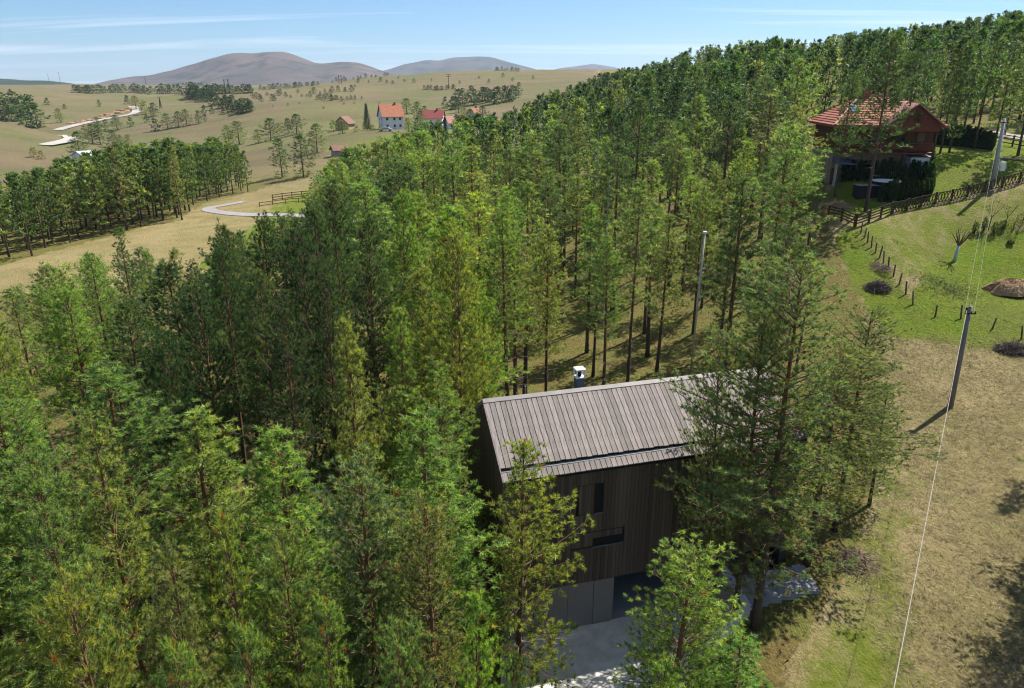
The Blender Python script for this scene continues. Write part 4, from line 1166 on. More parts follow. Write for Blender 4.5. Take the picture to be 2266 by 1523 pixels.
def label_trees():
    byz = collections.defaultdict(list)
    for T in IND:
        if T['label'] is None: byz[T['zone']].append(T)
    for zn, L in byz.items():
        where, grp = ZP[zn]
        hs = sorted(T['H'] for T in L); ds = sorted(T['y'] for T in L)
        xs = sorted(float(proj(T['x'], T['y'], T['z'] + T['H'])[0]) for T in L)
        for T in L:
            q = hs.index(T['H']) / max(1, len(L) - 1); hw_ = 'tall' if q > .66 else ('short' if q < .33 else 'middling')
            q = ds.index(T['y']) / max(1, len(L) - 1); dw = 'front' if q < .33 else ('rear' if q > .66 else 'middle')
            x = float(proj(T['x'], T['y'], T['z'] + T['H'])[0]); q = xs.index(x) / max(1, len(L) - 1)
            xw = ('leftmost', 'left', 'central', 'right', 'rightmost')[min(4, int(q * 5))]
            T['label'] = f"{hw_} {TW_[T['tone']]} pine {where}, {xw} {dw}"
            T['group'] = grp
        cnt = collections.defaultdict(list)
        for T in L: cnt[T['label']].append(T)
        for lb, M_ in cnt.items():
            if len(M_) < 2: continue
            M_.sort(key=lambda T: T['y'])
            lb = lb.replace('in the close foreground stand', 'in the foreground stand').replace('in the wood right of the village houses', 'in the wood beside the village').replace('between the slim mast and the green lawn', 'between mast and lawn')
            for i, T in enumerate(M_): T['label'] = lb + (', nearest' if i == 0 else (', farthest' if i == len(M_) - 1 else ', between them'))
label_trees()
for T in IND: build_tree(T)
def joined(name, L, label=None):
    Vs, Fs, Cs, Ms = [], [], [], []; n = 0
    for i, T in enumerate(L):
        v = VAR['tiny'][i % 3]
        for mi, me in ((0, v[4]), (1, v[5])):
            key = me.name
            if key not in _AR:
                nv = len(me.vertices); a = np.empty(nv * 3, np.float32); me.vertices.foreach_get('co', a)
                f = np.empty(len(me.polygons) * 3, np.int32); me.loops.foreach_get('vertex_index', f)
                c = np.empty(nv * 4, np.float32); me.color_attributes['tint'].data.foreach_get('color', c)
                _AR[key] = (a.reshape(-1, 3), f.reshape(-1, 3), c.reshape(-1, 4)[:, :3])
            a, f, c = _AR[key]
            k = T['R'] / v[1]; r_ = rv.uniform(0, 6.28); cc, ss = math.cos(r_), math.sin(r_)
            w = np.stack([(a[:, 0] * cc - a[:, 1] * ss) * k + T['x'], (a[:, 0] * ss + a[:, 1] * cc) * k + T['y'], a[:, 2] * T['H'] / v[0] + T['z']], 1)
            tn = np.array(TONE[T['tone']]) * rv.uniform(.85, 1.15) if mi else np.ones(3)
            Vs.append(w); Fs.append(f + n); Cs.append(c * tn); Ms.append(np.full(len(f), mi, np.int32)); n += len(a)
    acc = Acc(); acc.v = Vs; acc.f = Fs; acc.c = [np.asarray(c, np.float32) for c in Cs]; acc.m = Ms
    o = struct(name, acc, [M_BARK, M_NEEDLE], kind='stuff')
    if label: o['label'] = label
    return o
_AR = {}
fh = [T for T in REST]
if fh: joined('forest', fh)
print('REST', len(REST), 'smallest individual', IND[-1]['size'])

# ------------------------------------------------------------------ posts, poles, wires
def utility_pole():
    b = atY(2093, 944, 45.6); x, y = b[0], b[1]; z = gz(x, y)
    tp = atY(2148, 678, 45.6)
    H = tp[2] - z
    t = thing('utility_pole', 'leaning grey concrete power pole on the dry grass right of the cabin', 'power pole', (x, y, z))
    a = Acc(); lx = tp[0] - x
    tube(a, [(0, 0, -.4), (lx * .5, 0, H * .5), (lx, 0, H)], [.20, .165, .125], 10)
    part('pole', a, M_POLE, t, smooth=True)
    for k in (.45, .62):
        a = Acc(); tube(a, [(lx * k, 0, H * k - .04), (lx * k, 0, H * k + .04)], [.195 - .07 * k, .195 - .07 * k], 10); part('strap', a, M_MAST, t)
    a = Acc(); box(a, lx - .38, lx + .38, -.17, -.11, H - .5, H - .42); part('crossarm', a, M_RUBBER, t)
    for sx in (-.3, .05, .3):
        a = Acc(); tube(a, [(lx + sx, -.14, H - .42), (lx + sx, -.14, H - .3)], [.05, .035], 8); part('insulator', a, M_RUBBER, t)
    a = Acc(); box(a, lx - .1, lx + .1, .13, .3, H - .45, H - .15); part('clamp_box', a, M_RUBBER, t)
    return np.array([x + lx, y, z + H - .3])
PT = utility_pole()
def wire(name, label, cat, A, B, sag, r, m, n=26):
    t = np.linspace(0, 1, n)[:, None]
    P = np.array(A) * (1 - t) + np.array(B) * t; P[:, 2] -= (sag * 4 * t * (1 - t))[:, 0]
    a = Acc(); tube(a, P - P[0], np.full(n, r), 5)
    return thing(name, label, cat, P[0], acc=a, mat=m)
e1 = atY(1984, 1523, 15.5)
d_ = e1 - PT; e2 = PT + d_ * 1.5
wire('cable', 'thick white overhead cable running from the leaning pole down past the camera', 'cable', PT + np.array([-.3, -.15, .05]), e2 + np.array([0, 0, .6]), .55, .0115, M_CABLE)
def upper_pole():
    g = onground(2195, 411); x, y, z = g
    tp = atY(2223, 262, y); H = tp[2] - z; lx = tp[0] - x
    t = thing('utility_pole', 'pale concrete power pole at the lawn edge right of the chalet', 'power pole', (x, y, z))
    a = Acc(); tube(a, [(0, 0, -.4), (lx, 0, H)], [.27, .15], 10); part('pole', a, mat('light_concrete_pole', (0.34, 0.35, 0.36), 0.8), t, smooth=True)
    a = Acc(); box(a, .45, 1.0, -.2, .15, 1.7, 2.7); part('meter_box', a, M_WHITE, t)
    a = Acc(); box(a, .1, .5, -.04, .04, 2.1, 2.2); part('bracket', a, M_MAST, t)
    a = Acc(); box(a, lx - .5, lx + .5, -.2, -.1, H - .5, H - .4); part('crossarm', a, M_RUBBER, t)
    return np.array([x + lx, y, z + H - .3])
PU = upper_pole()
for i, (o, lb) in enumerate(((-.3, 'thin wire strung between the leaning pole and the lawn pole, cabin side'), (.3, 'thin wire strung between the leaning pole and the lawn pole, field side'))):
    wire('wire', lb, 'wire', PT + np.array([o, 0, 0]), PU + np.array([o, 0, 0]), .5, .006, M_WIRE)
def mast():
    tp = atY(1560, 516, 50.5); bx = atY(1533, 800, 50.5)
    x, y = bx[0] - .1, 50.5; z = gz(x, y); H = tp[2] - z; lx = tp[0] - x
    t = thing('mast', 'tall slim grey mast rising from behind the cabin roof', 'mast', (x, y, z))
    a = Acc(); tube(a, [(0, 0, -.3), (lx, 0, H)], [.085, .06], 8); part('pole', a, M_MAST, t, smooth=True)
    a = Acc(); box(a, lx - .12, lx + .12, -.12, .12, H - .02, H + .12); part('cap', a, M_WHITE, t)
    for k in (.78, .6): 
        a = Acc(); box(a, lx * k + .05, lx * k + .3, -.05, .05, H * k - .04, H * k + .04); part('bracket', a, M_MAST, t)
mast()

# ------------------------------------------------------------------ fences
def at_m(P, s):
    acc_ = 0
    for i in range(len(P) - 1):
        L = np.linalg.norm(P[i + 1][:2] - P[i][:2])
        if s <= acc_ + L or i == len(P) - 2:
            t = (s - acc_) / L; return P[i] * (1 - t) + P[i + 1] * t
        acc_ += L
def plen(P): return sum(np.linalg.norm(P[i + 1][:2] - P[i][:2]) for i in range(len(P) - 1))
def bar(acc, p, q, w, h, m=0):
    p = np.array(p); q = np.array(q); d = q - p; d /= np.linalg.norm(d) + 1e-9
    s = np.cross(d, (0, 0, 1.0)); n = np.linalg.norm(s); s = s / n if n > .05 else np.array([1., 0, 0]); u = np.cross(s, d)
    pts = [p - s * w - u * h, p + s * w - u * h, p + s * w + u * h, p - s * w + u * h, q - s * w - u * h, q + s * w - u * h, q + s * w + u * h, q - s * w + u * h]
    acc.add(pts, BOXF[:, ::-1]); return acc
def rail_fence(label, pix, step, H, rails, m=None, rw=.06):
    m = m or M_FENCE
    P = [onground(*p) if len(p) == 2 else np.array(p) for p in pix]
    L = plen(P); n = max(2, int(round(L / step)) + 1)
    t = thing('fence', label, 'fence', P[0])
    Q = []
    for i in range(n):
        q = at_m(P, L * i / (n - 1)); q = np.array([q[0], q[1], gz(q[0], q[1])]) - P[0]; Q.append(q)
        a = Acc(); box(a, q[0] - .08, q[0] + .08, q[1] - .08, q[1] + .08, q[2] - .2, q[2] + H + .15); part('post', a, m, t)
    for i in range(n - 1):
        for k in range(rails):
            h = H * (.28 + .72 * k / max(1, rails - 1))
            a = Acc(); bar(a, Q[i] + (0, -.1, h), Q[i + 1] + (0, -.1, h), .025, rw); part('rail', a, m, t)
    return t
def lattice_fence(label, pix, H=1.15):
    P = [onground(*p) for p in pix]; L = plen(P); t = thing('fence', label, 'fence', P[0])
    step = 2.4; n = int(L / step) + 1; prev = None
    for i in range(n):
        q = at_m(P, min(L, i * step)); q = np.array([q[0], q[1], gz(q[0], q[1])]) - P[0]
        a = Acc(); box(a, q[0] - .08, q[0] + .08, q[1] - .08, q[1] + .08, q[2] - .2, q[2] + H + .15); part('post', a, M_FENCE, t)
        if prev is not None:
            for h in (.12, H):
                a = Acc(); bar(a, prev + (0, 0, h), q + (0, 0, h), .03, .05); part('rail', a, M_FENCE, t)
            k = 5
            for j in range(k):
                p0 = prev + (q - prev) * (j / k); p1 = prev + (q - prev) * ((j + 1) / k)
                a = Acc(); bar(a, p0 + (0, -.06, .06), p1 + (0, -.06, H + .08), .02, .04); part('slat', a, M_FENCE, t)
                a = Acc(); bar(a, p1 + (0, -.1, .06), p0 + (0, -.1, H + .08), .02, .04); part('slat', a, M_FENCE, t)
        prev = q
rail_fence('dark brown rail fence running left from the dark corner post below the chalet', [(1832, 482), (1862, 490), (1890, 502)], 1.9, 1.25, 4)
rail_fence('dark brown rail fence between the dark corner post and the lattice fence', [(1893, 502), (1930, 490), (1972, 474)], 2.0, 1.25, 4)
lattice_fence('dark diamond lattice fence along the lower edge of the bright chalet lawn', [(1975, 473), (2060, 452), (2150, 432), (2266, 402), (2400, 365)])
rail_fence('dark rail fence beside the gravel road behind the conifer hedge', [(2052, 300), (2120, 306), (2200, 318), (2290, 334)], 2.6, 1.3, 3)
rail_fence('brown rail fence round a green garden by the curved path', [(604, 446), (640, 441), (690, 436)], 2.2, 1.3, 3, mat('warm_brown_rail', (0.20, 0.10, 0.06), .85), .07)
rail_fence('low brown rail fence nearer the curved path', [(575, 458), (630, 450), (690, 446)], 2.6, .8, 2, mat('pale_brown_rail', (0.24, 0.15, 0.09), .85), .06)
# fence corner: dark brush grown round the post
def posts():
    px = [(1905, 516), (1913, 526), (1920, 537), (1928, 548), (1937, 560), (1946, 571), (1955, 584), (1965, 597), (1977, 612), (1990, 630), (2004, 652), (2020, 675), (2069, 702), (2126, 706), (2196, 728), (2260, 752)]
    msh = Acc(); tube(msh, [(0, 0, -.2), (.01, 0, .6), (0.03, .01, 1.15)], [.075, .07, .06], 7); me = msh.mesh('fence_post', M_POST)
    r = random.Random(3); pts = []
    for i, p in enumerate(px):
        g = onground(*p)
        if i > 11: g = onground(*p)
        o = thing('fence_post', ['first', 'second', 'third', 'fourth', 'fifth', 'sixth', 'seventh', 'eighth', 'ninth', 'tenth', '11th', '12th', '13th', '14th', '15th', '16th'][i] + ' weathered wire fence post counted down from the dark corner post', 'fence post', g, r.uniform(0, 6), 'weathered posts of the wire fence', acc=me)
        o.scale = (1, 1, r.uniform(.85, 1.15)); o.rotation_euler = (r.uniform(-.09, .09), r.uniform(-.09, .13), r.uniform(0, 6))
        pts.append(g)
    for h, lb in ((.55, 'lower strand of wire along the weathered fence posts'), (1.0, 'upper strand of wire along the weathered fence posts')):
        a = Acc(); P = np.array(pts) + (0, 0, h); tube(a, P - P[0], np.full(len(P), .008), 3)
        thing('fence_wire', lb, 'wire', P[0], acc=a, mat=M_WIRE)
posts()

# ------------------------------------------------------------------ heaps, shrubs, small trees
def heap(name, label, cat, px, py, rx, ry, h, n, col, seed, ln=1.4, r=.016):
    g = onground(px, py); rs = np.random.RandomState(seed); a = Acc()
    for i in range(n):
        u = rs.uniform(-1, 1, 2); 
        if (u ** 2).sum() > 1: continue
        zc = h * (1 - (u ** 2).sum()) * rs.uniform(.1, 1)
        c = np.array([u[0] * rx, u[1] * ry, zc]); d = norm(np.array([rs.normal(0, 1), rs.normal(0, .8), rs.normal(0, .35)])); L = ln * rs.uniform(.3, 1)
        k = rs.uniform(.6, 1.4)
        tube(a, [c - d * L / 2, c + d * L * .1 + (0, 0, .05), c + d * L / 2 + rs.normal(0, .08, 3)], [r, r * .8, r * .4], 3, np.array(col) * k, cap=False)
    return thing(name, label, cat, g, acc=a, mat=M_BARK)
heap('brush_pile', 'dark heap of cut brushwood beside the wire fence posts', 'brush pile', 1943, 640, 1.15, .8, .8, 900, (.13, .10, .085), 1, 1.1)
heap('brush_pile', 'dark heap of cut twigs at the right edge above the dry slope', 'brush pile', 2240, 778, 1.5, .8, .8, 1000, (.12, .095, .08), 2, 1.3)
heap('brush_pile', 'loose dry brush under the fence corner below the chalet', 'brush pile', 1850, 462, 2.4, 1.2, .9, 700, (.20, .155, .11), 3, 1.5)
heap('brush_pile', 'thin strip of fallen dry stalks along the upper wire fence', 'brush pile', 1945, 592, .8, 1.9, .35, 420, (.24, .19, .13), 4, 1.2)
heap('brush_pile', 'fallen bare branches below the cabin pines on the grass', 'brush pile', 1890, 1245, 1.0, .9, .35, 200, (.17, .13, .10), 5, 1.5, .014)
def bush(label, px, py, r, h, tone, seed, n=1500, group=None, cat='bush', name='shrub', bl=.16, stems=True, g=None):
    g = onground(px, py) if g is None else g
    rs = np.random.RandomState(seed); L = Acc()
    P = norm(rs.normal(0, 1, (n, 3))) * (rs.uniform(.35, 1, (n, 1)) ** .5)
    lob = 1 + .22 * np.sin(P[:, :1] * 5 + seed) * np.cos(P[:, 1:2] * 4 + seed * 2)
    P = P * lob * np.array([r, r, h * .55]) + np.array([0, 0, h * .5])
    P = P[P[:, 2] > .02]; n = len(P)
    d = norm(rs.normal(0, 1, (n, 3)) + (0, 0, .5)); s = norm(np.cross(d, rs.normal(0, 1, (n, 3))))
    w = bl * .28
    V = np.stack([P - s * w, P + s * w, P + d * bl * rs.uniform(.6, 1.3, (n, 1))], 1)
    k = rs.uniform(0, 1, (n, 1)); c = np.array([.07, .10, .03]) * (1 - k) + np.array([.15, .17, .045]) * k
    L.add(V.reshape(-1, 3), np.arange(n * 3).reshape(-1, 3), np.repeat(c, 3, 0))
    t = thing(name, label, cat, g, 0, group)
    o = part('crown', L, M_NEEDLE, t); o.color = (*TONE[tone], 1)
    a = Acc()
    for i in range(3): tube(a, [(0, 0, -.15), (rs.normal(0, .2) * r, rs.normal(0, .2) * r, h * .6)], [.05 + .01 * h, .02], 4, (.11, .08, .06), cap=False)
    part('stem', a, M_BARK, t)
    return t
def copy_tree(t, loc, label, group=None, scale=1.0, rz=0.0):
    c = t.copy(); COL.objects.link(c); c.location = [float(q) for q in loc]; c.rotation_euler = (0, 0, rz); c.scale = (scale,) * 3 if not isinstance(scale, tuple) else scale
    c['label'] = label
    if group: c['group'] = group
    for ch in t.children:
        d = ch.copy(); COL.objects.link(d); d.parent = c
    return c
# mound of hay and earth with its hollow shaded face, leafy patch before it
def mound():
    g = onground(2240, 648); rs = np.random.RandomState(8); a = Acc()
    seg, rg = 26, 9; V = []; 
    for i in range(rg + 1):
        t = i / rg
        for k in range(seg):
            an = 2 * PI * k / seg; rr = (1 - t) * 1.0; n = 1 + .16 * math.sin(3 * an + 1) + .1 * math.sin(7 * an)
            zz = 1.25 * (1 - rr ** 2.6) * (1 + .12 * math.sin(5 * an + 4 * t))
            V.append((3.1 * rr * n * math.cos(an), 1.5 * rr * n * math.sin(an) + (.25 if math.sin(an) < 0 else 0), zz + rs.normal(0, .035)))
    F = []
    for i in range(rg):
        for k in range(seg):
            p = i * seg + k; q = i * seg + (k + 1) % seg; F += [(p, q, q + seg), (p, q + seg, p + seg)]
    a.add(V, F)
    t = thing('hay_mound', 'brown mound of old hay and earth on the green field at the right edge', 'mound', g)
    part('earth', a, M_EARTH, t)
    s = Acc()
    for i in range(900):
        an = rs.uniform(0, 6.28); rr = rs.uniform(0, .95); x, y = 3.1 * rr * math.cos(an), 1.5 * rr * math.sin(an); z = 1.25 * (1 - rr ** 2.6) + .03
        d = norm(np.array([rs.normal(), rs.normal(), rs.normal() * .3])) * rs.uniform(.15, .5); w = np.cross(d, (0, 0, 1)) * .07
        s.add([(x, y, z), np.array([x, y, z + .02]) + d, np.array([x, y, z]) + w], [[0, 1, 2]], np.array([.36, .23, .12]) * rs.uniform(.5, 1.3))
    o = part('straw', s, M_STRAW, t); o['kind'] = 'stuff'
mound()
def patch():
    rs = np.random.RandomState(5); a = Acc(); 
    for i in range(800):
        px, py = 2095 + rs.normal(0, 40), 632 + rs.normal(0, 9)
        p = atZ(px, py, 4.6)
        a_ = rs.uniform(0, 6.28); w = rs.uniform(.04, .10); z = gz_fast(p[0], p[1])
        c = np.array([p[0], p[1], z + rs.uniform(.02, .3)])
        d = np.array([math.cos(a_), math.sin(a_), .3]) * w * 1.4; s = np.array([-math.sin(a_), math.cos(a_), .1]) * w
        a.add([c - s, c + s, c + d * 1.6], [[0, 1, 2]], np.array([.05, .085, .02]) * rs.uniform(.5, 1.3))
    o = struct('ground_cover', a, M_STRAW, kind='stuff')
def gz_fast(x, y): return GZ(x, y)
patch()
# dry and green grass standing on the slope (uncountable)
def grass():
    rs = np.random.RandomState(12); n = 60000
    Y = rs.uniform(17, 74, n * 2) ** 1.0; X = rs.uniform(6, 58, n * 2)
    Z = ground(X, Y)
    px, py, d = proj(X, Y, Z)
    ok = inpoly(px, py, RIGHTFIELD) & (px < 2330) & ~inpoly(X, Y, [(-3, 10), (11.5, 10), (16, 29), (10, 40), (-5, 30)])
    X, Y, Z, px, py = [q[ok][:n] for q in (X, Y, Z, px, py)]; n = len(X)
    green = (py < 745) & (py > 470)
    dens = wav(X, Y, 1.1, 9) + rs.normal(0, .8, n) > -.9
    X, Y, Z, green = X[dens], Y[dens], Z[dens], green[dens]; n = len(X)
    acc = Acc(); k = 4
    Xr, Yr, Zr, G2 = [np.repeat(q, k) for q in (X, Y, Z, green)]
    m = n * k
    cf = np.repeat(rs.uniform(.45, 1.25, n) * (1 + .25 * wav(X, Y, 2.2, 19)), k)[:, None]
    az = rs.uniform(0, 6.28, m); ln = rs.uniform(.12, .42, m) * np.where(G2, .5, 1.0); el = rs.uniform(.05, .55, m)
    B = np.stack([Xr + rs.normal(0, .08, m), Yr + rs.normal(0, .08, m), Zr - .01], 1)
    D = np.stack([np.cos(az) * np.cos(el), np.sin(az) * np.cos(el), np.sin(el)], 1)
    Sd = np.stack([-np.sin(az), np.cos(az), np.zeros(m)], 1) * (rs.uniform(.008, .020, m)[:, None])
    V = np.stack([B - Sd, B + Sd, B + D * ln[:, None]], 1).reshape(-1, 3)
    t = rs.uniform(0, 1, (m, 1)); dry = np.array([.26, .205, .105]) * (1 - t) + np.array([.46, .38, .23]) * t
    gr = np.array([.075, .12, .015]) * (1 - t) + np.array([.17, .20, .04]) * t
    mixg = (rs.rand(m, 1) < .22)
    c = np.where(G2[:, None], gr, np.where(mixg, gr * .9, dry)) * cf * .85
    acc.add(V, np.arange(m * 3).reshape(-1, 3), np.repeat(c, 3, 0))
    struct('grass', acc, M_STRAW, kind='stuff')
grass()
def forest_litter():
    rs = np.random.RandomState(22); n = 26000
    X = rs.uniform(-38, 34, n); Y = rs.uniform(22, 78, n); Z = ground(X, Y)
    px, py, d = proj(X, Y, Z)
    ok = ~inpoly(px, py, RIGHTFIELD) & ~inpoly(px, py, MEADOW) & ~inpoly(X, Y, DRIVE2) & (wav(X, Y, .5, 3) > -.5)
    X, Y, Z = X[ok], Y[ok], Z[ok]; m = len(X)
    az = rs.uniform(0, 6.28, m); ln = rs.uniform(.1, .4, m); el = rs.uniform(.05, .9, m)
    B = np.stack([X, Y, Z - .01], 1); D = np.stack([np.cos(az) * np.cos(el), np.sin(az) * np.cos(el), np.sin(el)], 1)
    Sd = np.stack([-np.sin(az), np.cos(az), np.zeros(m)], 1) * rs.uniform(.02, .05, m)[:, None]
    V = np.stack([B - Sd, B + Sd, B + D * ln[:, None]], 1).reshape(-1, 3)
    pal = np.array([[.30, .22, .10], [.14, .17, .04], [.09, .06, .035], [.22, .20, .06]])
    acc = Acc(); acc.add(V, np.arange(m * 3).reshape(-1, 3), np.repeat(pal[rs.randint(0, 4, m)], 3, 0))
    struct('undergrowth', acc, M_STRAW, kind='stuff')
forest_litter()
def snag(label, px, py, Y, h, seed):
    p = atY(px, py, Y); z = gz(p[0], p[1]); H = p[2] - z; rs = np.random.RandomState(seed)
    t = thing('dead_tree', label, 'dead tree', (p[0], p[1], z)); a = Acc()
    tube(a, [(0, 0, -.3), (.05, 0, H * .5), (.1, .05, H)], [.16, .11, .03], 7, (.30, .28, .27)); part('trunk', a, M_BARK, t)
    a = Acc()
    for i in range(46):
        zz = H * rs.uniform(.35, .98); az = rs.uniform(0, 6.28); L = rs.uniform(.4, 1.5) * (1.25 - zz / H)
        d = np.array([math.cos(az), math.sin(az), rs.uniform(-.1, .3)]) * L
        tube(a, [(.08, 0, zz), np.array([.08, 0, zz]) + d * .6, np.array([.08, 0, zz]) + d + (0, 0, -.25 * L)], [.03, .02, .01], 3, (.34, .32, .31), cap=False)
    part('branch', a, M_BARK, t)
snag('grey dead pine snag standing in the wood above the mast', 1346, 395, 66, 9, 1)
snag('second grey dead snag with curled branches before the dark slope wood', 1322, 300, 84, 9, 2)
# limewashed pruned tree, saplings, young conifers in the field
def fruit_tree(label, px, py, H, white, seed, cat='tree', name='fruit_tree'):
    g = onground(px, py); rs = np.random.RandomState(seed)
    t = thing(name, label, cat, g)
    a = Acc(); tube(a, [(0, 0, -.1), (.04, 0, H * .25), (.1, 0, H * .48)], [.17, .14, .13] if white else [.05, .04, .035], 8)
    part('trunk', a, M_LIME if white else M_BARK, t, smooth=True)
    for i in range(9 if white else 6):
        a = Acc(); az = i * 2.4 + rs.uniform(0, .5); r = rs.uniform(.45, .85) * H * .38
        p0 = np.array([.1, 0, H * .46]); p1 = p0 + np.array([math.cos(az) * r * .5, math.sin(az) * r * .5, H * .2]); p2 = p0 + np.array([math.cos(az) * r, math.sin(az) * r, H * rs.uniform(.35, .55)])
        tube(a, [p0, p1, p2], [.07, .05, .025] if white else [.02, .015, .008], 5, (.13, .085, .06))
        for q in range(4):
            s = rs.uniform(.3, 1); b = p1 + (p2 - p1) * s; tube(a, [b, b + rs.normal(0, .22, 3) + (0, 0, .25)], [.018, .008], 3, (.15, .10, .07))
        part('branch', a, M_BARK, t)
    return t
fruit_tree('pruned fruit tree with a bluish white limewashed trunk on the field', 2112, 578, 3.4, True, 3)
fruit_tree('thin bare sapling standing above the row of young conifers', 2186, 512, 3.2, False, 4, 'sapling', 'sapling')
fruit_tree('second thin bare sapling further right on the field', 2222, 505, 2.6, False, 5, 'sapling', 'sapling')
for i, (x, y, r, h, tn, lb) in enumerate(((2156, 516, .35, 1.2, 'dark', 'small dark round conifer at the left end of the field row'), (2176, 512, .3, 1.5, 'deep', 'narrow dark conifer second in the field row'), (2199, 518, .45, 1.3, 'deep', 'dark cone shaped shrub in the middle of the field row'),
                                           (2218, 508, .4, 1.0, 'dark', 'low dark shrub right of the cone shaped one'), (2243, 508, .9, 1.3, 'mid', 'broad loose green shrub in the field row'), (2262, 496, .8, 1.2, 'dark', 'dark shrub of the field row cut by the right edge'),
                                           (2235, 541, .35, .45, 'dark', 'tiny dark shrub alone on the bright green field'))):
    bush(lb, x, y, r, h, tn, i + 3, 500, None, 'shrub', 'shrub', .13)

# ------------------------------------------------------------------ scattered trees and bushes of the far meadows
TREE_V = VAR['tiny']
def far_tree(px, py, hp, label, group=None, wide=1.0, tone='dark', v=3, cat='tree', name='field_tree', g=None):
    g = onground(px, py) if g is None else g
    d = math.hypot(g[0], g[1]); H = max(1.2, hp * d / FPX)
    Hv, Rv, st, cbv, wm, lm = TREE_V[v] if hp < 24 or group else VAR['low'][4 if v == 3 else 2]
    o = bpy.data.objects.new(name, None); o.location = (float(g[0]), float(g[1]), float(g[2]) - .17 * H); o['label'] = label; o['category'] = cat
    if group: o['group'] = group
    COL.objects.link(o)
    H *= 1.17
    rz = rv.uniform(0, 6.28)
    for nm, me in (('trunk', wm), ('crown', lm)):
        c = bpy.data.objects.new(nm, me); k = H * .33 * wide / Rv
        c.scale = (k, k, H / Hv); c.rotation_euler = (0, 0, rz); j = rv.uniform(.8, 1.15)
        tn = TONE[tone]; c.color = (tn[0] * j, tn[1] * j, tn[2] * j, 1); c.parent = o; COL.objects.link(c)
    return o
# single ones that can be told apart
for px, py, hp, w, tn, lb in (
    (134, 272, 24, 1.0, 'mid', 'round green tree standing alone above the pale road'), (143, 241, 8, 1.3, 'far', 'small bush on the brown hillside above the road'),
    (65, 228, 13, 1.1, 'far', 'dark bush high on the brown left hillside'), (105, 232, 11, 1.3, 'far', 'second dark bush on the brown left hillside'), (220, 236, 11, 1.0, 'far', 'dark bush just above the orange road cutting'),
    (282, 231, 15, 1.0, 'far', 'dark tree beside the far bend of the pale road'), (302, 243, 24, 1.3, 'brown', 'brownish bare looking tree at the far road bend'),
    (322, 252, 22, 1.2, 'brown', 'second brownish tree right of the far road bend'), (340, 258, 24, 1.2, 'far', 'dark tree right of the brownish ones by the road bend'), (325, 271, 14, 1.1, 'far', 'low tree below the brownish ones at the road bend'),
    (260, 288, 26, 1.2, 'dark', 'dark round tree just below the long straight of the road'), (290, 281, 17, 1.1, 'dark', 'smaller dark tree right of the round one below the road'), (235, 288, 18, 1.1, 'dark', 'small dark tree left of the round one below the road'),
    (218, 290, 24, 1.0, 'dark', 'dark tree between the two stretches of pale road'), (190, 304, 20, 1.0, 'brown', 'brownish small tree beside the lower pale road'),
    (206, 318, 34, 1.0, 'dark', 'tall dark tree right of the lower road stretch'), (223, 321, 36, 1.0, 'dark', 'second tall dark tree right of the lower road stretch'),
    (255, 328, 32, 1.1, 'dark', 'left tree of the dark trio below the road'), (270, 331, 26, 1.0, 'olive', 'middle tree of the dark trio below the road'), (286, 330, 26, 1.0, 'olive', 'right tree of the dark trio below the road'),
    (178, 352, 48, 1.0, 'dark', 'layered dark pine in front of the lower road stretch'), (75, 348, 16, 1.4, 'brown', 'brownish bush low on the left dry hill'), (92, 352, 14, 1.3, 'brown', 'second brownish bush low on the left dry hill'),
    (345, 290, 22, 1.2, 'far', 'first tree of the dark clump right of the road bend'), (372, 286, 28, 1.2, 'dark', 'second tree of the dark clump right of the road bend'), (396, 281, 28, 1.1, 'dark', 'third tree of the dark clump right of the road bend'),
    (414, 279, 30, 1.0, 'dark', 'tallest tree of the dark clump right of the road bend'), (440, 274, 24, 1.0, 'dark', 'conical tree at the right end of the dark clump'), (455, 269, 13, .9, 'far', 'small tree beyond the right end of the dark clump'),
    (452, 256, 18, .9, 'far', 'thin dark tree behind the dark clump'), (470, 252, 14, 1.1, 'far', 'low tree behind the conical one of the clump'), (493, 249, 9, 1.0, 'far', 'tiny tree behind the clump toward the diagonal wood'),
    (508, 322, 38, 1.0, 'mid', 'green rounded tree rising behind the long dense stand'), (530, 320, 44, 1.2, 'olive', 'broad greyish tree rising behind the long dense stand'), (572, 318, 26, 1.1, 'olive', 'small leaning tree on the meadow behind the stand'),
    (600, 311, 42, 1.2, 'far', 'broad bluish tree on the meadow left of the village'), (620, 300, 22, 1.1, 'brown', 'brownish tree between the two broad bluish ones'), (638, 297, 30, .9, 'far', 'slim dark tree on the meadow rim left of the village'),
    (657, 297, 38, 1.2, 'far', 'conical dark tree on the meadow rim left of the village'), (702, 338, 56, 1.1, 'mid', 'large leafy tree on a thin trunk before the village'), (625, 392, 76, .75, 'dark', 'tall slender fir at the right end of the dense stand'),
    (672, 392, 84, .8, 'dark', 'tall dark fir between the path and the hidden grey house'), (738, 292, 22, 1.1, 'mid', 'green bush beside the small ochre house'), (758, 296, 26, 1.2, 'mid', 'leafy tree in front of the small ochre house'),
    (883, 285, 18, 1.2, 'mid', 'green bush at the corner of the white house'), (900, 252, 30, 1.3, 'dark', 'dark trees massed behind the white house'), (923, 262, 32, 1.1, 'dark', 'dark tree between the white and the red roofed house'),
    (902, 284, 20, 1.3, 'brown', 'brown leafless tree right of the white house'), (932, 290, 40, .9, 'dark', 'dark tree left of the twin spruces'), (985, 240, 22, 1.0, 'far', 'tree behind the red roofed village house'), (1015, 250, 26, 1.1, 'far', 'tree right of the red roofed village house')):
    far_tree(px, py, hp, lb, None, w * 1.25, tn, 3)
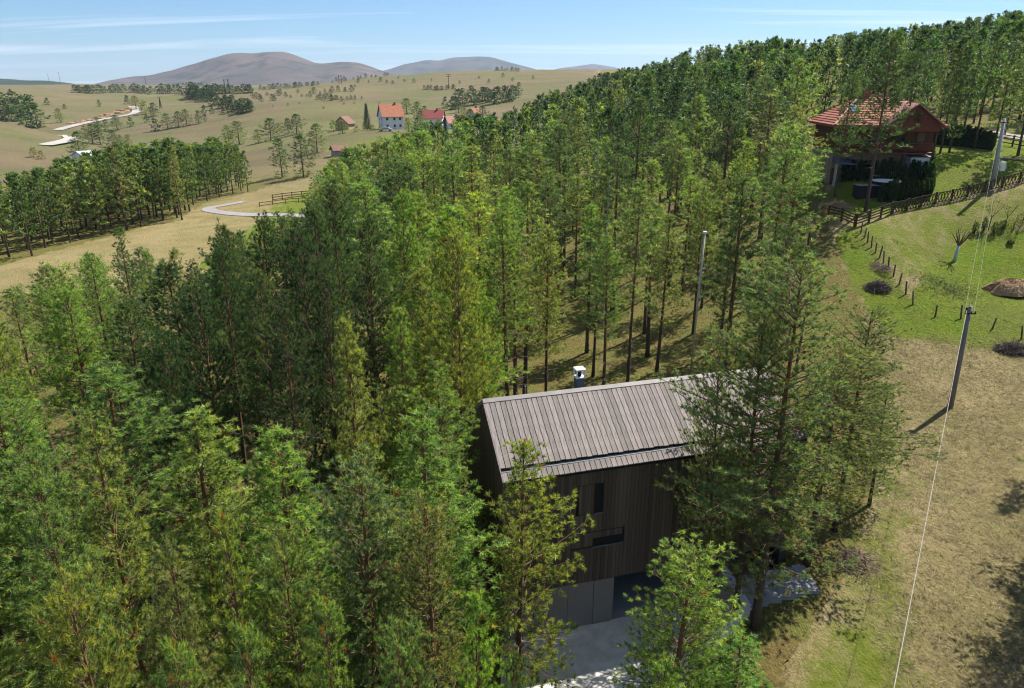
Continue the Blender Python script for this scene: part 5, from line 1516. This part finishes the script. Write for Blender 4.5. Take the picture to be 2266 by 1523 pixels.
for px, py, hp, w, tn, lb in ((1042, 282, 36, 1.1, 'dark', 'dark tree hiding the foot of the small orange roofed house'), (1012, 296, 36, 1.1, 'far', 'dark tree below the salmon roofed house'), (972, 292, 24, 1.2, 'brown', 'brown bush between the twin spruces'),
    (925, 300, 36, 1.1, 'dark', 'dark tree left below the dark red roofed house'), (1068, 272, 34, 1.1, 'far', 'dark tree right of the small orange roofed house'), (940, 262, 24, 1.2, 'far', 'tree close behind the dark red roof'), (842, 292, 12, 1.4, 'mid', 'low green hedge bush left of the silver car'),
    (1028, 268, 26, 1.1, 'brown', 'brownish tree between the salmon and the orange roof'), (825, 290, 12, 1.6, 'brown', 'brown shrubs beside the tiered spruce'), (790, 292, 12, 1.7, 'brown', 'brown shrubs between the ochre hut and the spruce'), (905, 296, 24, 1.3, 'mid', 'green tree right below the white house')):
    far_tree(px, py, hp, lb, None, w * 1.2, tn, 3)
# spruces: tiered cones
def spruce_mesh():
    rs = np.random.RandomState(6); L = Acc(); W = Acc()
    H = 10.; tube(W, [(0, 0, -.3), (0, 0, H)], [.16, .03], 5, (.10, .07, .05))
    z = .8
    while z < H - .1:
        t = z / H; R = 2.1 * (1 - t) + .1
        for k in range(11):
            az = k * 2 * PI / 11 + z * 3 + rs.uniform(-.2, .2); r = R * rs.uniform(.8, 1.15)
            d = np.array([math.cos(az), math.sin(az), -.28]); s = np.array([-math.sin(az), math.cos(az), 0])
            for q in range(4):
                f = rs.uniform(.25, 1); p = np.array([0, 0, z]) + d * r * f; w = .22 * (1.3 - f * .6)
                L.add([p - s * w - (0, 0, .1), p + s * w - (0, 0, .1), p + d * .45 + rs.normal(0, .05, 3), p + (0, 0, .16)], [[0, 1, 2], [0, 2, 3]], np.array([.07, .11, .06]) * rs.uniform(.6, 1.3))
        z += .34
    return W.mesh('trunk', M_BARK), L.mesh('crown', M_NEEDLE)
SPW, SPL = spruce_mesh()
for px, py, hp, lb in ((813, 288, 54, 'dark tiered spruce left of the white red roofed house'), (955, 322, 52, 'left one of the twin spruces below the red village roof'), (986, 318, 56, 'right one of the twin spruces below the red village roof')):
    g = onground(px, py); H = hp * math.hypot(g[0], g[1]) / FPX
    o = bpy.data.objects.new('spruce_tree', None); o.location = [float(q) for q in g]; o['label'] = lb; o['category'] = 'spruce'; COL.objects.link(o)
    for nm, me in (('trunk', SPW), ('crown', SPL)):
        c = bpy.data.objects.new(nm, me); c.scale = (H / 10 * .9, H / 10 * .9, H / 10); c.color = (.8, .95, 1, 1); c.parent = o; COL.objects.link(c)
def row(poly, n, h0, h1, label, group, tone='far', wide=1.1, jit=2.0, seed=1):
    r = random.Random(seed); P = poly
    for i in range(n):
        t = (i + r.uniform(-.4, .4)) / max(1, n - 1) * (len(P) - 1); t = min(max(t, 0), len(P) - 1.001); k = int(t); f = t - k
        x = P[k][0] * (1 - f) + P[k + 1][0] * f + r.uniform(-2, 2); y = P[k][1] * (1 - f) + P[k + 1][1] * f + r.uniform(-jit, jit)
        far_tree(x, y, r.uniform(h0, h1), label + ', ' + ['first', 'second', 'third', 'fourth', 'fifth', 'sixth', 'seventh', 'eighth', 'ninth', 'tenth', '11th', '12th', '13th', '14th', '15th', '16th', '17th', '18th', '19th', '20th', '21st', '22nd', '23rd', '24th', '25th', '26th'][i] + ' along', group, wide * r.uniform(1.0, 1.5), tone, r.choice((3, 3, 2)))
row([(-10, 266), (20, 266), (50, 270), (84, 282)], 9, 34, 50, 'dark pine of the grove at the left edge behind the dry hill', 'grove at the left edge', 'dark', 1.0, 3, 2)
row([(166, 206), (200, 207), (260, 205), (320, 207)], 22, 10, 15, 'dark tree of the long row at the foot of the great mountain', 'tree row at the mountain foot', 'far', 1.4, 1.5, 3)
row([(320, 208), (380, 209), (430, 212), (470, 216)], 22, 11, 19, 'dark tree of the belt joining the mountain foot row', 'tree belt on the plain', 'far', 1.3, 2, 4)
row([(425, 215), (460, 228), (500, 243), (530, 248), (556, 247)], 26, 18, 30, 'dark tree of the diagonal wood running down to the meadow', 'diagonal wood', 'far', 1.1, 4, 5)
row([(455, 206), (500, 207), (560, 206)], 18, 11, 17, 'dark tree behind the diagonal wood on the plain', 'wood behind the diagonal one', 'far', 1.3, 2, 6)
row([(365, 192), (400, 191), (448, 191)], 12, 4, 7, 'tiny tree in the thin far row below the mountain', 'thin far tree row', 'far', 1.6, .5, 7)
row([(575, 200), (640, 195), (705, 189)], 20, 6, 10, 'dark tree of the thin row right below the mountain', 'thin row right of the plain wood', 'far', 1.5, 1, 8)
row([(560, 222), (620, 216), (700, 212), (780, 206)], 24, 5, 12, 'scattered dark bush on the brown plain before the ridge', 'scattered bushes of the brown plain', 'far', 1.4, 8, 9)
row([(704, 220), (730, 220), (756, 222)], 9, 8, 13, 'low bush of the clump on the meadow slope', 'bush clump on the meadow slope', 'far', 1.5, 3, 10)
row([(768, 221), (800, 220)], 4, 6, 9, 'low bush right of the clump on the meadow slope', 'bushes right of the clump', 'far', 1.5, 1, 11)
row([(735, 183), (780, 177), (830, 171), (865, 166)], 16, 4, 9, 'small dark tree along the skyline ridge below the second mountain', 'trees along the skyline ridge', 'far', 1.4, 1.5, 12)
row([(938, 198), (970, 198), (1005, 197)], 13, 6, 9, 'small pine of the planted strip round the far power pylon', 'planted strip of small pines', 'far', 1.3, 1, 13)
row([(1098, 157), (1120, 157), (1146, 158)], 8, 4, 8, 'tiny tree on the ridge crest under the second mountain', 'trees on the ridge crest', 'far', 1.5, .5, 14)
row([(780, 190), (850, 185), (900, 180), (1060, 178), (1180, 172)], 16, 4, 9, 'lone small bush on the reddish ridge pasture', 'small bushes of the ridge pasture', 'far', 1.4, 8, 15)
row([(840, 230), (700, 240), (600, 228)], 7, 3, 6, 'speck of a bush on the open middle meadow', 'tiny bushes of the middle meadow', 'olive', 1.6, 8, 16)
row([(1000, 238), (1060, 228), (1100, 224), (1150, 215)], 22, 22, 32, 'dark tree of the wood edge beside the village roofs', 'wood edge beside the village', 'far', 1.1, 6, 17)

# ------------------------------------------------------------------ village houses
def house(label, px, py, w, dp, hw_, hr, rz, mw, mr, storeys=2, chim=True, name='house', skew=0, tiles=False, g=None, ridge='x'):
    g = onground(px, py) if g is None else g
    t = thing(name, label, 'house', g, rz)
    a = Acc(); box(a, -w / 2, w / 2, -dp / 2, dp / 2, -1.2, hw_)
    a.add([(-w / 2 + .01, -dp / 2 + .01, hw_), (-w / 2 + .01, dp / 2 - .01, hw_), (-w / 2 + .01, 0, hw_ + hr - .12), (w / 2 - .01, -dp / 2 + .01, hw_), (w / 2 - .01, dp / 2 - .01, hw_), (w / 2 - .01, 0, hw_ + hr - .12)], [[0, 2, 1], [3, 4, 5], [0, 3, 5], [0, 5, 2], [1, 2, 5], [1, 5, 4]])
    part('wall', a, mw, t)
    ov = .5; sl = hr / (dp / 2)
    for s in (-1, 1):
        a = Acc(); y1 = s * (dp / 2 + ov); z1 = hw_ - ov * sl
        q = [(-w / 2 - ov, 0, hw_ + hr), (w / 2 + ov, 0, hw_ + hr), (w / 2 + ov, y1, z1), (-w / 2 - ov, y1, z1)]
        hexa(a, [(x, y, z) for x, y, z in q] + [(x, y, z + .18) for x, y, z in q]); r_ = part('roof', a, mr, t)
    if chim:
        a = Acc(); box(a, w * .18, w * .18 + .7, -.3, .4, hw_ + hr - .5, hw_ + hr + .9); part('chimney', a, mat('chimney_brick_' + str(len(bpy.data.objects)), (.22, .09, .06), .9), t)
    for st in range(storeys):
        z = .9 + st * 2.7
        if z + 1.2 > hw_ + .2: break
        for k in (-.3, 0.05, .33):
            f = boxpart('window', t, M_WHITE, k * w - .55, k * w + .55, -dp / 2 - .05, -dp / 2 + .02, z, z + 1.25)
            a = Acc(); box(a, k * w - .45, k * w + .45, -dp / 2 - .07, -dp / 2 - .055, z + .1, z + 1.15); part('pane', a, M_GLASS, t)
        for k in (-.22, .22):
            f = boxpart('window', t, M_WHITE, -w / 2 - .05, -w / 2 + .02, k * dp - .5, k * dp + .5, z, z + 1.2)
            a = Acc(); box(a, -w / 2 - .07, -w / 2 - .055, k * dp - .4, k * dp + .4, z + .1, z + 1.1); part('pane', a, M_GLASS, t)
    return t
house('white two storey house with bright red gable roof in the village', 866, 286, 8.6, 8.0, 5.4, 4.3, .42, M_WALLW, M_TILE)
house('white house with long dark red roof behind the twin spruces', 958, 282, 9.5, 7, 4.0, 3.0, -.1, M_WALLW, mat('dark_red_tile', (.28, .07, .06), .8))
house('small house with salmon roof right of the dark red roofed one', 1003, 286, 6, 5.5, 2.6, 2.2, .5, M_WALLW, mat('salmon_tile', (.36, .17, .13), .8), 1)
house('small orange roofed house half hidden among village trees', 1050, 264, 5, 5, 2.8, 2.2, .9, M_WALLW, M_TILE, 1)
house('small ochre gabled hut left of the white house', 764, 286, 5.5, 6.5, 2.6, 2.6, 1.25, M_WALLY, M_TILE2, 1, False)
house('grey gabled house with brick chimney hidden behind the forest tops', 793, 385, 6.0, 6.0, 3.4, 2.7, 1.2, M_WALLG, M_TILE2)
house('low shed with brown tiled roof beside the grey gabled house', 752, 345, 4.0, 4, 1.8, 1.1, .5, M_WALLG, M_TILE2, 1, False, name='shed')
house('reddish roofed house deep in the wood right of the village', 1338, 245, 8, 7, 4.5, 4.0, .9, M_WALLY, M_TILE, 2)
house('red roofed house just showing on the wooded hill above the chalet', 1950, 108, 8, 7, 7.5, 3.2, .2, M_WALLG, M_TILE, 2)
house('whitish grey roofed house on the wooded skyline', 1722, 128, 7, 6, 8.5, 2.4, .2, M_WALLG, mat('pale_sheet_roof', (.4, .42, .45), .6), 2)
house('tiny white building with pale roof by the lower road', 190, 360, 5, 9, 2.6, 1.6, 1.0, M_WALLW, mat('pale_roof_sheet', (.45, .48, .52), .5), 1, False, name='barn')
def car():
    g = onground(854, 291); t = thing('car', 'long silver car parked before the white village house', 'car', g, .1)
    a = Acc(); P = [(-2.4, .35), (-2.4, .9), (-1.7, 1.0), (-1.2, 1.5), (1.0, 1.5), (1.7, 1.0), (2.4, .85), (2.4, .35)]
    n = len(P); v = [(x, -.9, z) for x, z in P] + [(x, .9, z) for x, z in P]
    f = [[i, (i + 1) % n, (i + 1) % n + n] for i in range(n)] + [[i, (i + 1) % n + n, i + n] for i in range(n)] + [[0, i + 1, i] for i in range(1, n - 1)] + [[n, n + i, n + i + 1] for i in range(1, n - 1)]
    a.add(v, f); part('body', a, M_CAR, t)
    a = Acc(); box(a, -1.1, .95, -.93, .93, 1.05, 1.4); part('side_window', a, M_GLASS, t)
    for x in (-1.5, 1.5):
        for y in (-.9, .9):
            a = Acc(); tube(a, [(x, y - .1, .35), (x, y + .1, .35)], [.35, .35], 10); part('wheel', a, M_RUBBER, t)
car()
# pylons and far masts
def pylon(label, px, py0, py1, arms=1, lat=False, name='power_pylon', cat='pylon', r=.25, twin=False):
    g = onground(px, py0); d = math.hypot(g[0], g[1]); tp = atY(px, py1, g[1]); H = tp[2] - g[2]
    t = thing(name, label, cat, g)
    a = Acc()
    if twin:
        for s in (-1, 1): tube(a, [(s * H * .16, 0, -.5), (s * H * .16, 0, H)], [r, r], 5)
    elif lat:
        for sx in (-1, 1):
            for sy in (-1, 1): tube(a, [(sx * H * .09, sy * H * .09, -.5), (0, 0, H)], [r * .5, r * .4], 4)
        for k in range(1, 6):
            q = 1 - k / 6.5
            for sx in (-1, 1): tube(a, [(sx * H * .09 * q, -H * .09 * q, H * k / 6.5), (-sx * H * .09 * (q - .15), -H * .09 * (q - .15), H * (k + 1) / 6.5)], [r * .35] * 2, 3)
    else: tube(a, [(0, 0, -.5), (0, 0, H)], [r, r * .7], 6)
    part('tower', a, M_RUBBER, t)
    for k in range(arms):
        a = Acc(); z = H * (.96 - .13 * k); w = H * (.28 if twin else .2); bar(a, (-w, 0, z), (w, 0, z), .12, .12); part('crossarm', a, M_RUBBER, t)
pylon('dark wooden power pylon standing on the brown ridge pasture', 993, 197, 164, 2, r=.3)
pylon('twin legged power pylon at the plain below the great mountain', 503, 205, 176, 1, twin=True, r=.4)
pylon('twin legged small pylon at the foot of the ridge trees', 753, 185, 167, 1, twin=True, r=.4)
pylon('slim lattice tower behind the meadow right of the road bend', 356, 240, 214, 1, True, r=.35)
pylon('tiny lattice tower on the lower flank of the great mountain', 323, 186, 168, 1, True, r=.6)
pylon('thin wind measuring mast on the far blue skyline', 108, 178, 163, 0, name='far_mast', cat='mast', r=.8)
pylon('slightly leaning thin mast on the far blue skyline', 133, 180, 160, 1, name='far_mast', cat='mast', r=.8)

# ------------------------------------------------------------------ the chalet and its garden
def chalet():
    g = atY(1938, 386, 88.0); z0 = gz(g[0], g[1]); z0 = g[2]
    rz = -.10
    t = thing('chalet', 'brown log chalet with red tiled hipped roof behind the dark pine', 'house', (g[0], g[1], z0), rz)
    sc = 88 / FPX * 1.05
    W0, W1, D = -5.3, 5.3, 8.0
    h1 = 2.7; h2 = 5.9
    a = Acc(); box(a, W0, W1, 0, D, -2.0, h1); part('stone_wall', a, M_STONE, t)
    a = Acc(); box(a, W0 + .02, W1 - .02, -.75, D, h1, h2); part('wall', a, M_DARK, t)
    n = 13
    for i in range(n):
        zz = h1 + .02 + i * (h2 - h1 - .04) / n; zz1 = zz + (h2 - h1 - .04) / n - .03
        boxpart('log', t, M_LOG, W0, W1, -.84, -.75, zz, zz1)
        boxpart('log', t, M_LOG, W0 - .08, W0 + .02, -.75, D, zz, zz1)
        boxpart('log', t, M_LOG, W1 - .02, W1 + .08, -.75, D, zz, zz1)
    for x in (-3.6, -1.0, 2.2, 4.0):
        f = boxpart('window', t, M_LOG, x - .5, x + .5, -.92, -.85, h1 + 1.0, h1 + 2.2)
        boxpart('pane', t, M_GLASS, x - .4, x + .4, -.95, -.925, h1 + 1.1, h1 + 2.1)
    # balcony: posts and rail
    for x in (-5.2, -2.9, -.6, 2.2, 5.2):
        boxpart('post', t, M_LOG, x - .09, x + .09, -2.0, -1.82, h1 - .1, h2)
    boxpart('balcony_floor', t, M_LOG, W0, W1, -2.05, -.86, h1 - .12, h1)
    for zz in (.35, .65, .95): boxpart('rail', t, M_LOG, W0, W1, -1.99, -1.9, h1 + zz, h1 + zz + .12)
    # door, lower windows
    boxpart('door', t, M_LOG, 1.1, 2.1, -.06, -.002, -.6, 1.6)
    for x in (-3.2, -1.2): boxpart('window', t, M_GLASS, x - .45, x + .45, -.04, -.002, .6, 1.6)
    # hipped main roof
    ov = .95; ez = h2 - .25; rzv = 3.1
    x0, x1, y0, y1 = W0 - ov, W1 + ov, -2.2, D + ov
    ym = (y0 + y1) / 2; rx0, rx1 = x0 + 4.2, x1 - 3.8
    top = ez + rzv
    def face(pts, nm='roof'):
        a = Acc(); P = np.array(pts, float); k = len(P); v = np.concatenate([P, P - (0, 0, .2)])
        f = [[0, i, i + 1] for i in range(1, k - 1)] + [[k, k + i + 1, k + i] for i in range(1, k - 1)]
        for i in range(k): j = (i + 1) % k; f += [[i, i + k, j + k], [i, j + k, j]]
        a.add(v, f); return part(nm, a, M_TILE, t)
    A, B, C_, D_ = (x0, y0, ez), (x1, y0, ez), (x1, y1, ez), (x0, y1, ez)
    R0, R1 = (rx0, ym, top), (rx1, ym, top)
    face([A, B, R1, R0]); face([B, C_, R1]); face([C_, D_, R0, R1]); face([D_, A, R0])
    # courses of tiles standing proud on the two visible slopes
    for sgn, (p, q, r, s) in enumerate(((A, B, R1, R0), (D_, A, R0, R0))):
        p, q, r, s = [np.array(v_) for v_ in (p, q, r, s)]; nn = 13
        for k in range(nn):
            u0 = k / nn; u1 = (k + .86) / nn
            P0 = p + (s - p) * u0; P1 = q + (r - q) * u0; P2 = q + (r - q) * u1; P3 = p + (s - p) * u1
            a = Acc(); hexa(a, [P0 + (0, 0, .01), P1 + (0, 0, .01), P2 + (0, 0, .01), P3 + (0, 0, .01), P0 + (0, 0, .09), P1 + (0, 0, .09), P2 + (0, 0, .03), P3 + (0, 0, .03)]); part('tile_course', a, M_TILE, t)
    # front cross gable
    gx = 2.4; gw = 3.3; gy = -2.9; gt = ez + 2.35
    a = Acc(); a.add([(gx - gw + .4, gy + .5, ez + .1), (gx + gw - .4, gy + .5, ez + .1), (gx, gy + .5, gt - .2)], [[0, 1, 2]]); 
    box(a, gx - gw + .4, gx + gw - .4, gy + .5, -.8, ez - .6, ez + .1); part('gable_wall', a, M_LOG, t)
    M_T3 = mat('pale_red_tile', (.44, .24, .19), .7, noise=(1.8, (.34, .16, .12)))
    for s in (-1, 1):
        a = Acc(); q = [(gx, gy, gt), (gx, ym, gt), (gx + s * gw, ym - 1.2, ez - .1), (gx + s * gw, gy, ez - .1)]
        hexa(a, q + [(x, y, z + .15) for x, y, z in q]); part('gable_roof', a, M_T3, t)
    a = Acc(); bar(a, np.array(A) + (.1, .1, .12), np.array(R0) + (0, 0, .12), .14, .08); part('ridge_tiles', a, M_T3, t)
    a = Acc(); bar(a, np.array(R0) + (0, 0, .12), np.array(R1) + (0, 0, .12), .14, .08); part('ridge_tiles', a, M_T3, t)
    # skylight, chimney
    p = np.array(A) * .38 + np.array(R0) * .42 + np.array(B) * .2
    a = Acc(); sl = (top - ez) / (ym - y0)
    cx, cy = -3.4, y0 + 3.0; cz = ez + 3.0 * sl
    hexa(a, [(cx - .35, cy - .6, cz - .6 * sl + .06), (cx + .35, cy - .6, cz - .6 * sl + .06), (cx + .35, cy + .6, cz + .6 * sl + .06), (cx - .35, cy + .6, cz + .6 * sl + .06),
             (cx - .35, cy - .6, cz - .6 * sl + .18), (cx + .35, cy - .6, cz - .6 * sl + .18), (cx + .35, cy + .6, cz + .6 * sl + .18), (cx - .35, cy + .6, cz + .6 * sl + .18)])
    part('skylight', a, mat('skylight_glass', (.10, .22, .42), .15, .6), t)
    a = Acc(); box(a, rx0 + .3, rx0 + 1.0, ym - .35, ym + .35, top - .8, top + 1.1); c = part('chimney', a, mat('chimney_brick', (.26, .10, .07), .9), t)
    a = Acc(); box(a, rx0 + .2, rx0 + 1.1, ym - .45, ym + .45, top + 1.1, top + 1.22); part('chimney_cap', a, M_TILE, c)
    return g, z0
CHG, CHZ = chalet()
def at_ch(px, py, dy=0): 
    g = onground(px, py); return g
# lean-to with blue sheet roof
g = onground(1862, 400)
t = thing('lean_to', 'open lean to with a crumpled blue sheet roof left of the chalet', 'shelter', g)
a = Acc(); q = [(-1.4, -1.2, 2.1), (1.5, -1.2, 1.9), (1.5, 1.6, 3.1), (-1.4, 1.6, 3.4)]; hexa(a, q + [(x, y, z + .1) for x, y, z in q]); part('roof', a, M_TARP, t)
for x in (-1.3, 1.35):
    for y, h in ((-1.1, 2.0), (1.5, 3.1)): a = Acc(); box(a, x - .07, x + .07, y - .07, y + .07, -.5, h); part('post', a, M_MAST, t)
a = Acc(); box(a, -1.3, .2, -.3, 1.4, -.4, 1.5); part('shed_box', a, M_FENCE, t)
# white shed with panels
g = onground(2022, 392)
t = thing('garden_shed', 'small white garden shed at the right corner of the chalet', 'shed', g, -.1)
a = Acc(); box(a, -1.0, 1.0, -.8, .9, -.4, 2.3); part('wall', a, M_WALLW, t)
a = Acc(); hexa(a, [(-1.15, -.95, 2.3), (1.15, -.95, 2.3), (1.15, 1.05, 2.5), (-1.15, 1.05, 2.5), (-1.15, -.95, 2.4), (1.15, -.95, 2.4), (1.15, 1.05, 2.6), (-1.15, 1.05, 2.6)]); part('roof', a, M_CAPM, t)
boxpart('door', t, M_WALLG, -.4, .4, -.84, -.802, -.3, 1.8)
g = onground(2046, 398)
t = thing('privacy_screen', 'white louvred screen standing right of the garden shed', 'screen', g)
for i in range(14): boxpart('slat', t, M_WHITE, -.6, .6, -.03, .03, .0 + i * .2, .15 + i * .2)
for x in (-.68, .61): boxpart('post', t, M_WHITE, x, x + .07, -.05, .05, -.3, 2.9)
# white posts, columns
for i, (px, py, py1, m, lb) in enumerate(((1843, 412, 368, M_MAST, 'thin grey post under the lean to at the dark shed'), (1977, 372, 326, M_FLUE, 'blue grey pipe standing before the chalet stone wall'))):
    g = onground(px, py); h = (py - py1) * g[1] / FPX * 1.05
    a = Acc(); tube(a, [(0, 0, -.3), (0, 0, h)], [.12, .10], 8); thing('post', lb, 'post', g, acc=a, mat=m)
# round white topped tub and its dark box
g = onground(1958, 428)
t = thing('garden_pool', 'round raised pool with a white cover in front of the chalet', 'pool', g)
a = Acc(); tube(a, [(0, 0, -.3), (0, 0, 1.35)], [1.5, 1.5], 28); part('basin', a, M_DARK, t)
a = Acc(); tube(a, [(0, 0, 1.355), (0, 0, 1.43)], [1.58, 1.58], 28); part('cover', a, M_WHITE, t)
g = onground(1914, 434)
t = thing('garden_box', 'black box with a pale lid beside the round pool', 'box', g)
a = Acc(); box(a, -1.2, 1.2, -.6, .6, -.3, 1.2); part('body', a, M_DARK, t); boxpart('lid', t, M_PAVE, -1.3, 1.3, -.7, .7, 1.203, 1.28)
# terrace furniture behind the conifers
g = onground(1972, 398)
t = thing('garden_bench', 'long white bench on the terrace among the conifers', 'bench', g, -.05)
boxpart('seat', t, M_WHITE, -1.6, 1.6, -.25, .25, .42, .5); boxpart('backrest', t, M_WHITE, -1.6, 1.6, .22, .28, .55, .95)
for x in (-1.5, 1.42): boxpart('leg', t, M_WHITE, x, x + .08, -.2, .2, -.2, .42)
g = onground(2008, 396)
t = thing('garden_table', 'white slatted table beside the white shed', 'table', g)
boxpart('table_top', t, M_WHITE, -.7, .7, -.4, .4, .72, .78)
for x in (-.62, .55):
    for y in (-.35, .3): boxpart('leg', t, M_WHITE, x, x + .07, y, y + .06, -.2, .72)
# clipped conifers
def thuja_mesh():
    rs = np.random.RandomState(2); L = Acc(); n = 620
    t = rs.uniform(0, 1, n); az = rs.uniform(0, 6.28, n); r = .34 * np.sin(np.clip(t * 1.06 + .10, 0, 1.16) / 1.16 * PI) ** .6 * (1 - .45 * t) + .02
    P = np.stack([r * np.cos(az), r * np.sin(az), .05 + t * 2.0], 1)
    d = norm(np.stack([np.cos(az) * .5, np.sin(az) * .5, np.full(n, 1.0)], 1) + rs.normal(0, .25, (n, 3))); s = norm(np.cross(d, rs.normal(0, 1, (n, 3)))) * .05
    V = np.stack([P - s, P + s, P + d * .2], 1); k = rs.uniform(.5, 1.4, (n, 1))
    L.add(V.reshape(-1, 3), np.arange(n * 3).reshape(-1, 3), np.repeat(np.array([.05, .085, .03]) * k, 3, 0))
    W = Acc(); tube(W, [(0, 0, -.1), (0, 0, 1.9)], [.22, .05], 7, (.02, .03, .015))
    return W.mesh('stem', M_BARK), L.mesh('crown', M_NEEDLE)
TWm, TLm = thuja_mesh()
def thuja(g, h, label, group):
    o = bpy.data.objects.new('clipped_conifer', None); o.location = [float(q) for q in g]; o['label'] = label; o['category'] = 'conifer'; o['group'] = group; COL.objects.link(o)
    for nm, me in (('stem', TWm), ('crown', TLm)):
        c = bpy.data.objects.new(nm, me); c.scale = (h / 2 * 1.05, h / 2 * 1.05, h / 2); c.rotation_euler = (0, 0, rv.uniform(0, 6)); c.color = (.6, .75, .7, 1); c.parent = o; COL.objects.link(c)
ORD = ['first', 'second', 'third', 'fourth', 'fifth', 'sixth', 'seventh', 'eighth', 'ninth', 'tenth', '11th', '12th', '13th', '14th', '15th', '16th', '17th', '18th', '19th', '20th', '21st', '22nd', '23rd', '24th', '25th', '26th']
def trow(pix, n, h, label, group):
    P = [onground(*p) for p in pix]; L = plen(P)
    for i in range(n):
        q = at_m(P, L * i / (n - 1)); thuja((q[0] + rv.uniform(-.1, .1), q[1] + rv.uniform(-.1, .1), gz(q[0], q[1])), h * rv.uniform(.88, 1.12), ORD[i] + ' ' + label, group)
trow([(1975, 444), (2020, 441), (2056, 436)], 8, 2.1, 'clipped conifer from the pool in the front row on the lawn', 'front row of clipped conifers')
trow([(1945, 446), (1972, 446)], 6, 2.0, 'conifer from the left crowded directly before the round pool', 'conifers before the round pool')
trow([(1866, 400), (1930, 404), (2000, 406), (2040, 404)], 12, 2.3, 'clipped conifer from the lean to in the chalet terrace row', 'terrace row of clipped conifers')
trow([(2056, 430), (2054, 400), (2052, 372), (2050, 350)], 10, 2.6, 'clipped conifer, counted uphill, on the lawn side of the white shed', 'side row of clipped conifers')
trow([(2046, 318), (2100, 322), (2160, 328), (2190, 332)], 24, 2.3, 'conifer from the chalet in the long hedge row below the road', 'long hedge row of clipped conifers')

# the person by the chalet door
def person():
    g = onground(2003, 384)
    t = thing('person', 'person in a white top and dark trousers standing by the chalet', 'person', g, 2.6)
    def skin(name, pts, edges, rad, m):
        me = bpy.data.meshes.new(name); me.from_pydata(pts, edges, []); me.materials.append(m)
        o = bpy.data.objects.new(name, me); COL.objects.link(o); o.parent = t
        md = o.modifiers.new('skin', 'SKIN'); 
        for i, v in enumerate(me.skin_vertices[0].data if me.skin_vertices else []): v.radius = (rad[i], rad[i])
        o.modifiers.new('sub', 'SUBSURF').levels = 1
        return o
    P = [(0, 0, .95), (0, 0, 1.15), (0, 0, 1.38), (0, 0, 1.5), (0, .01, 1.6), (0, .01, 1.7),
         (.10, 0, .88), (.11, .02, .48), (.11, 0, .08), (.11, .12, .03), (-.10, 0, .88), (-.12, -.02, .48), (-.12, 0, .08), (-.12, .12, .03),
         (.19, 0, 1.38), (.24, .02, 1.12), (.22, .14, .92), (-.19, 0, 1.38), (-.25, 0, 1.12), (-.22, .12, .90)]
    E_ = [(0, 1), (1, 2), (2, 3), (3, 4), (4, 5), (0, 6), (6, 7), (7, 8), (8, 9), (0, 10), (10, 11), (11, 12), (12, 13), (2, 14), (14, 15), (15, 16), (2, 17), (17, 18), (18, 19)]
    Rd = [.14, .12, .15, .055, .09, .085, .09, .06, .045, .035, .09, .06, .045, .035, .06, .045, .032, .06, .045, .032]
    me = bpy.data.meshes.new('body'); me.from_pydata(P, E_, []); me.materials.append(M_SKIN)
    o = bpy.data.objects.new('body', me); COL.objects.link(o); o.parent = t
    import bmesh
    bm = bmesh.new(); bm.from_mesh(me); sk = bm.verts.layers.skin.verify()
    for i, v in enumerate(bm.verts): v[sk].radius = (Rd[i], Rd[i]); v[sk].use_root = (i == 0)
    bm.to_mesh(me); bm.free()
    o.modifiers.new('skin', 'SKIN'); md = o.modifiers.new('sub', 'SUBSURF'); md.levels = 1; md.render_levels = 1
    a = Acc(); tube(a, [(0, 0, .93), (0, 0, 1.1), (0, 0, 1.3), (0, 0, 1.44)], [.17, .15, .19, .10], 12); 
    for s in (-1, 1): tube(a, [(s * .14, 0, 1.42), (s * .22, .0, 1.28), (s * .245, .01, 1.14)], [.075, .072, .062], 8)
    part('shirt', a, M_CLOTH, t, smooth=True)
    a = Acc()
    for s in (-1, 1): tube(a, [(s * .08, 0, .97), (s * .105, 0, .8), (s * .115, 0, .48), (s * .115, 0, .1)], [.13, .105, .08, .065], 8)
    part('trousers', a, M_BLUE, t, smooth=True)
    a = Acc(); ell(a, (0, -.02, 1.70), .105, .115, .10, 10, 6); part('hair', a, mat('brown_hair', (.05, .03, .02), .8), t, smooth=True)
person()
# garden stones at the road and the stone edging
def stones():
    rs = random.Random(4); P0 = onground(2216, 352); P1 = onground(2262, 356)
    for i in range(7):
        q = P0 + (P1 - P0) * (i / 6); a = Acc(); ell(a, (0, 0, .08), rs.uniform(.22, .4), rs.uniform(.2, .3), rs.uniform(.13, .22), 7, 4)
        thing('rock', ORD[i] + ' stone from the chalet side in the edging row by the rail fence', 'rock', (q[0], q[1], gz(q[0], q[1])), rs.uniform(0, 3), 'pale edging stones', acc=a, mat=M_STONE)
stones()
print('OBJS', len(bpy.data.objects), 'tris', sum(len(m.polygons) for m in bpy.data.meshes))
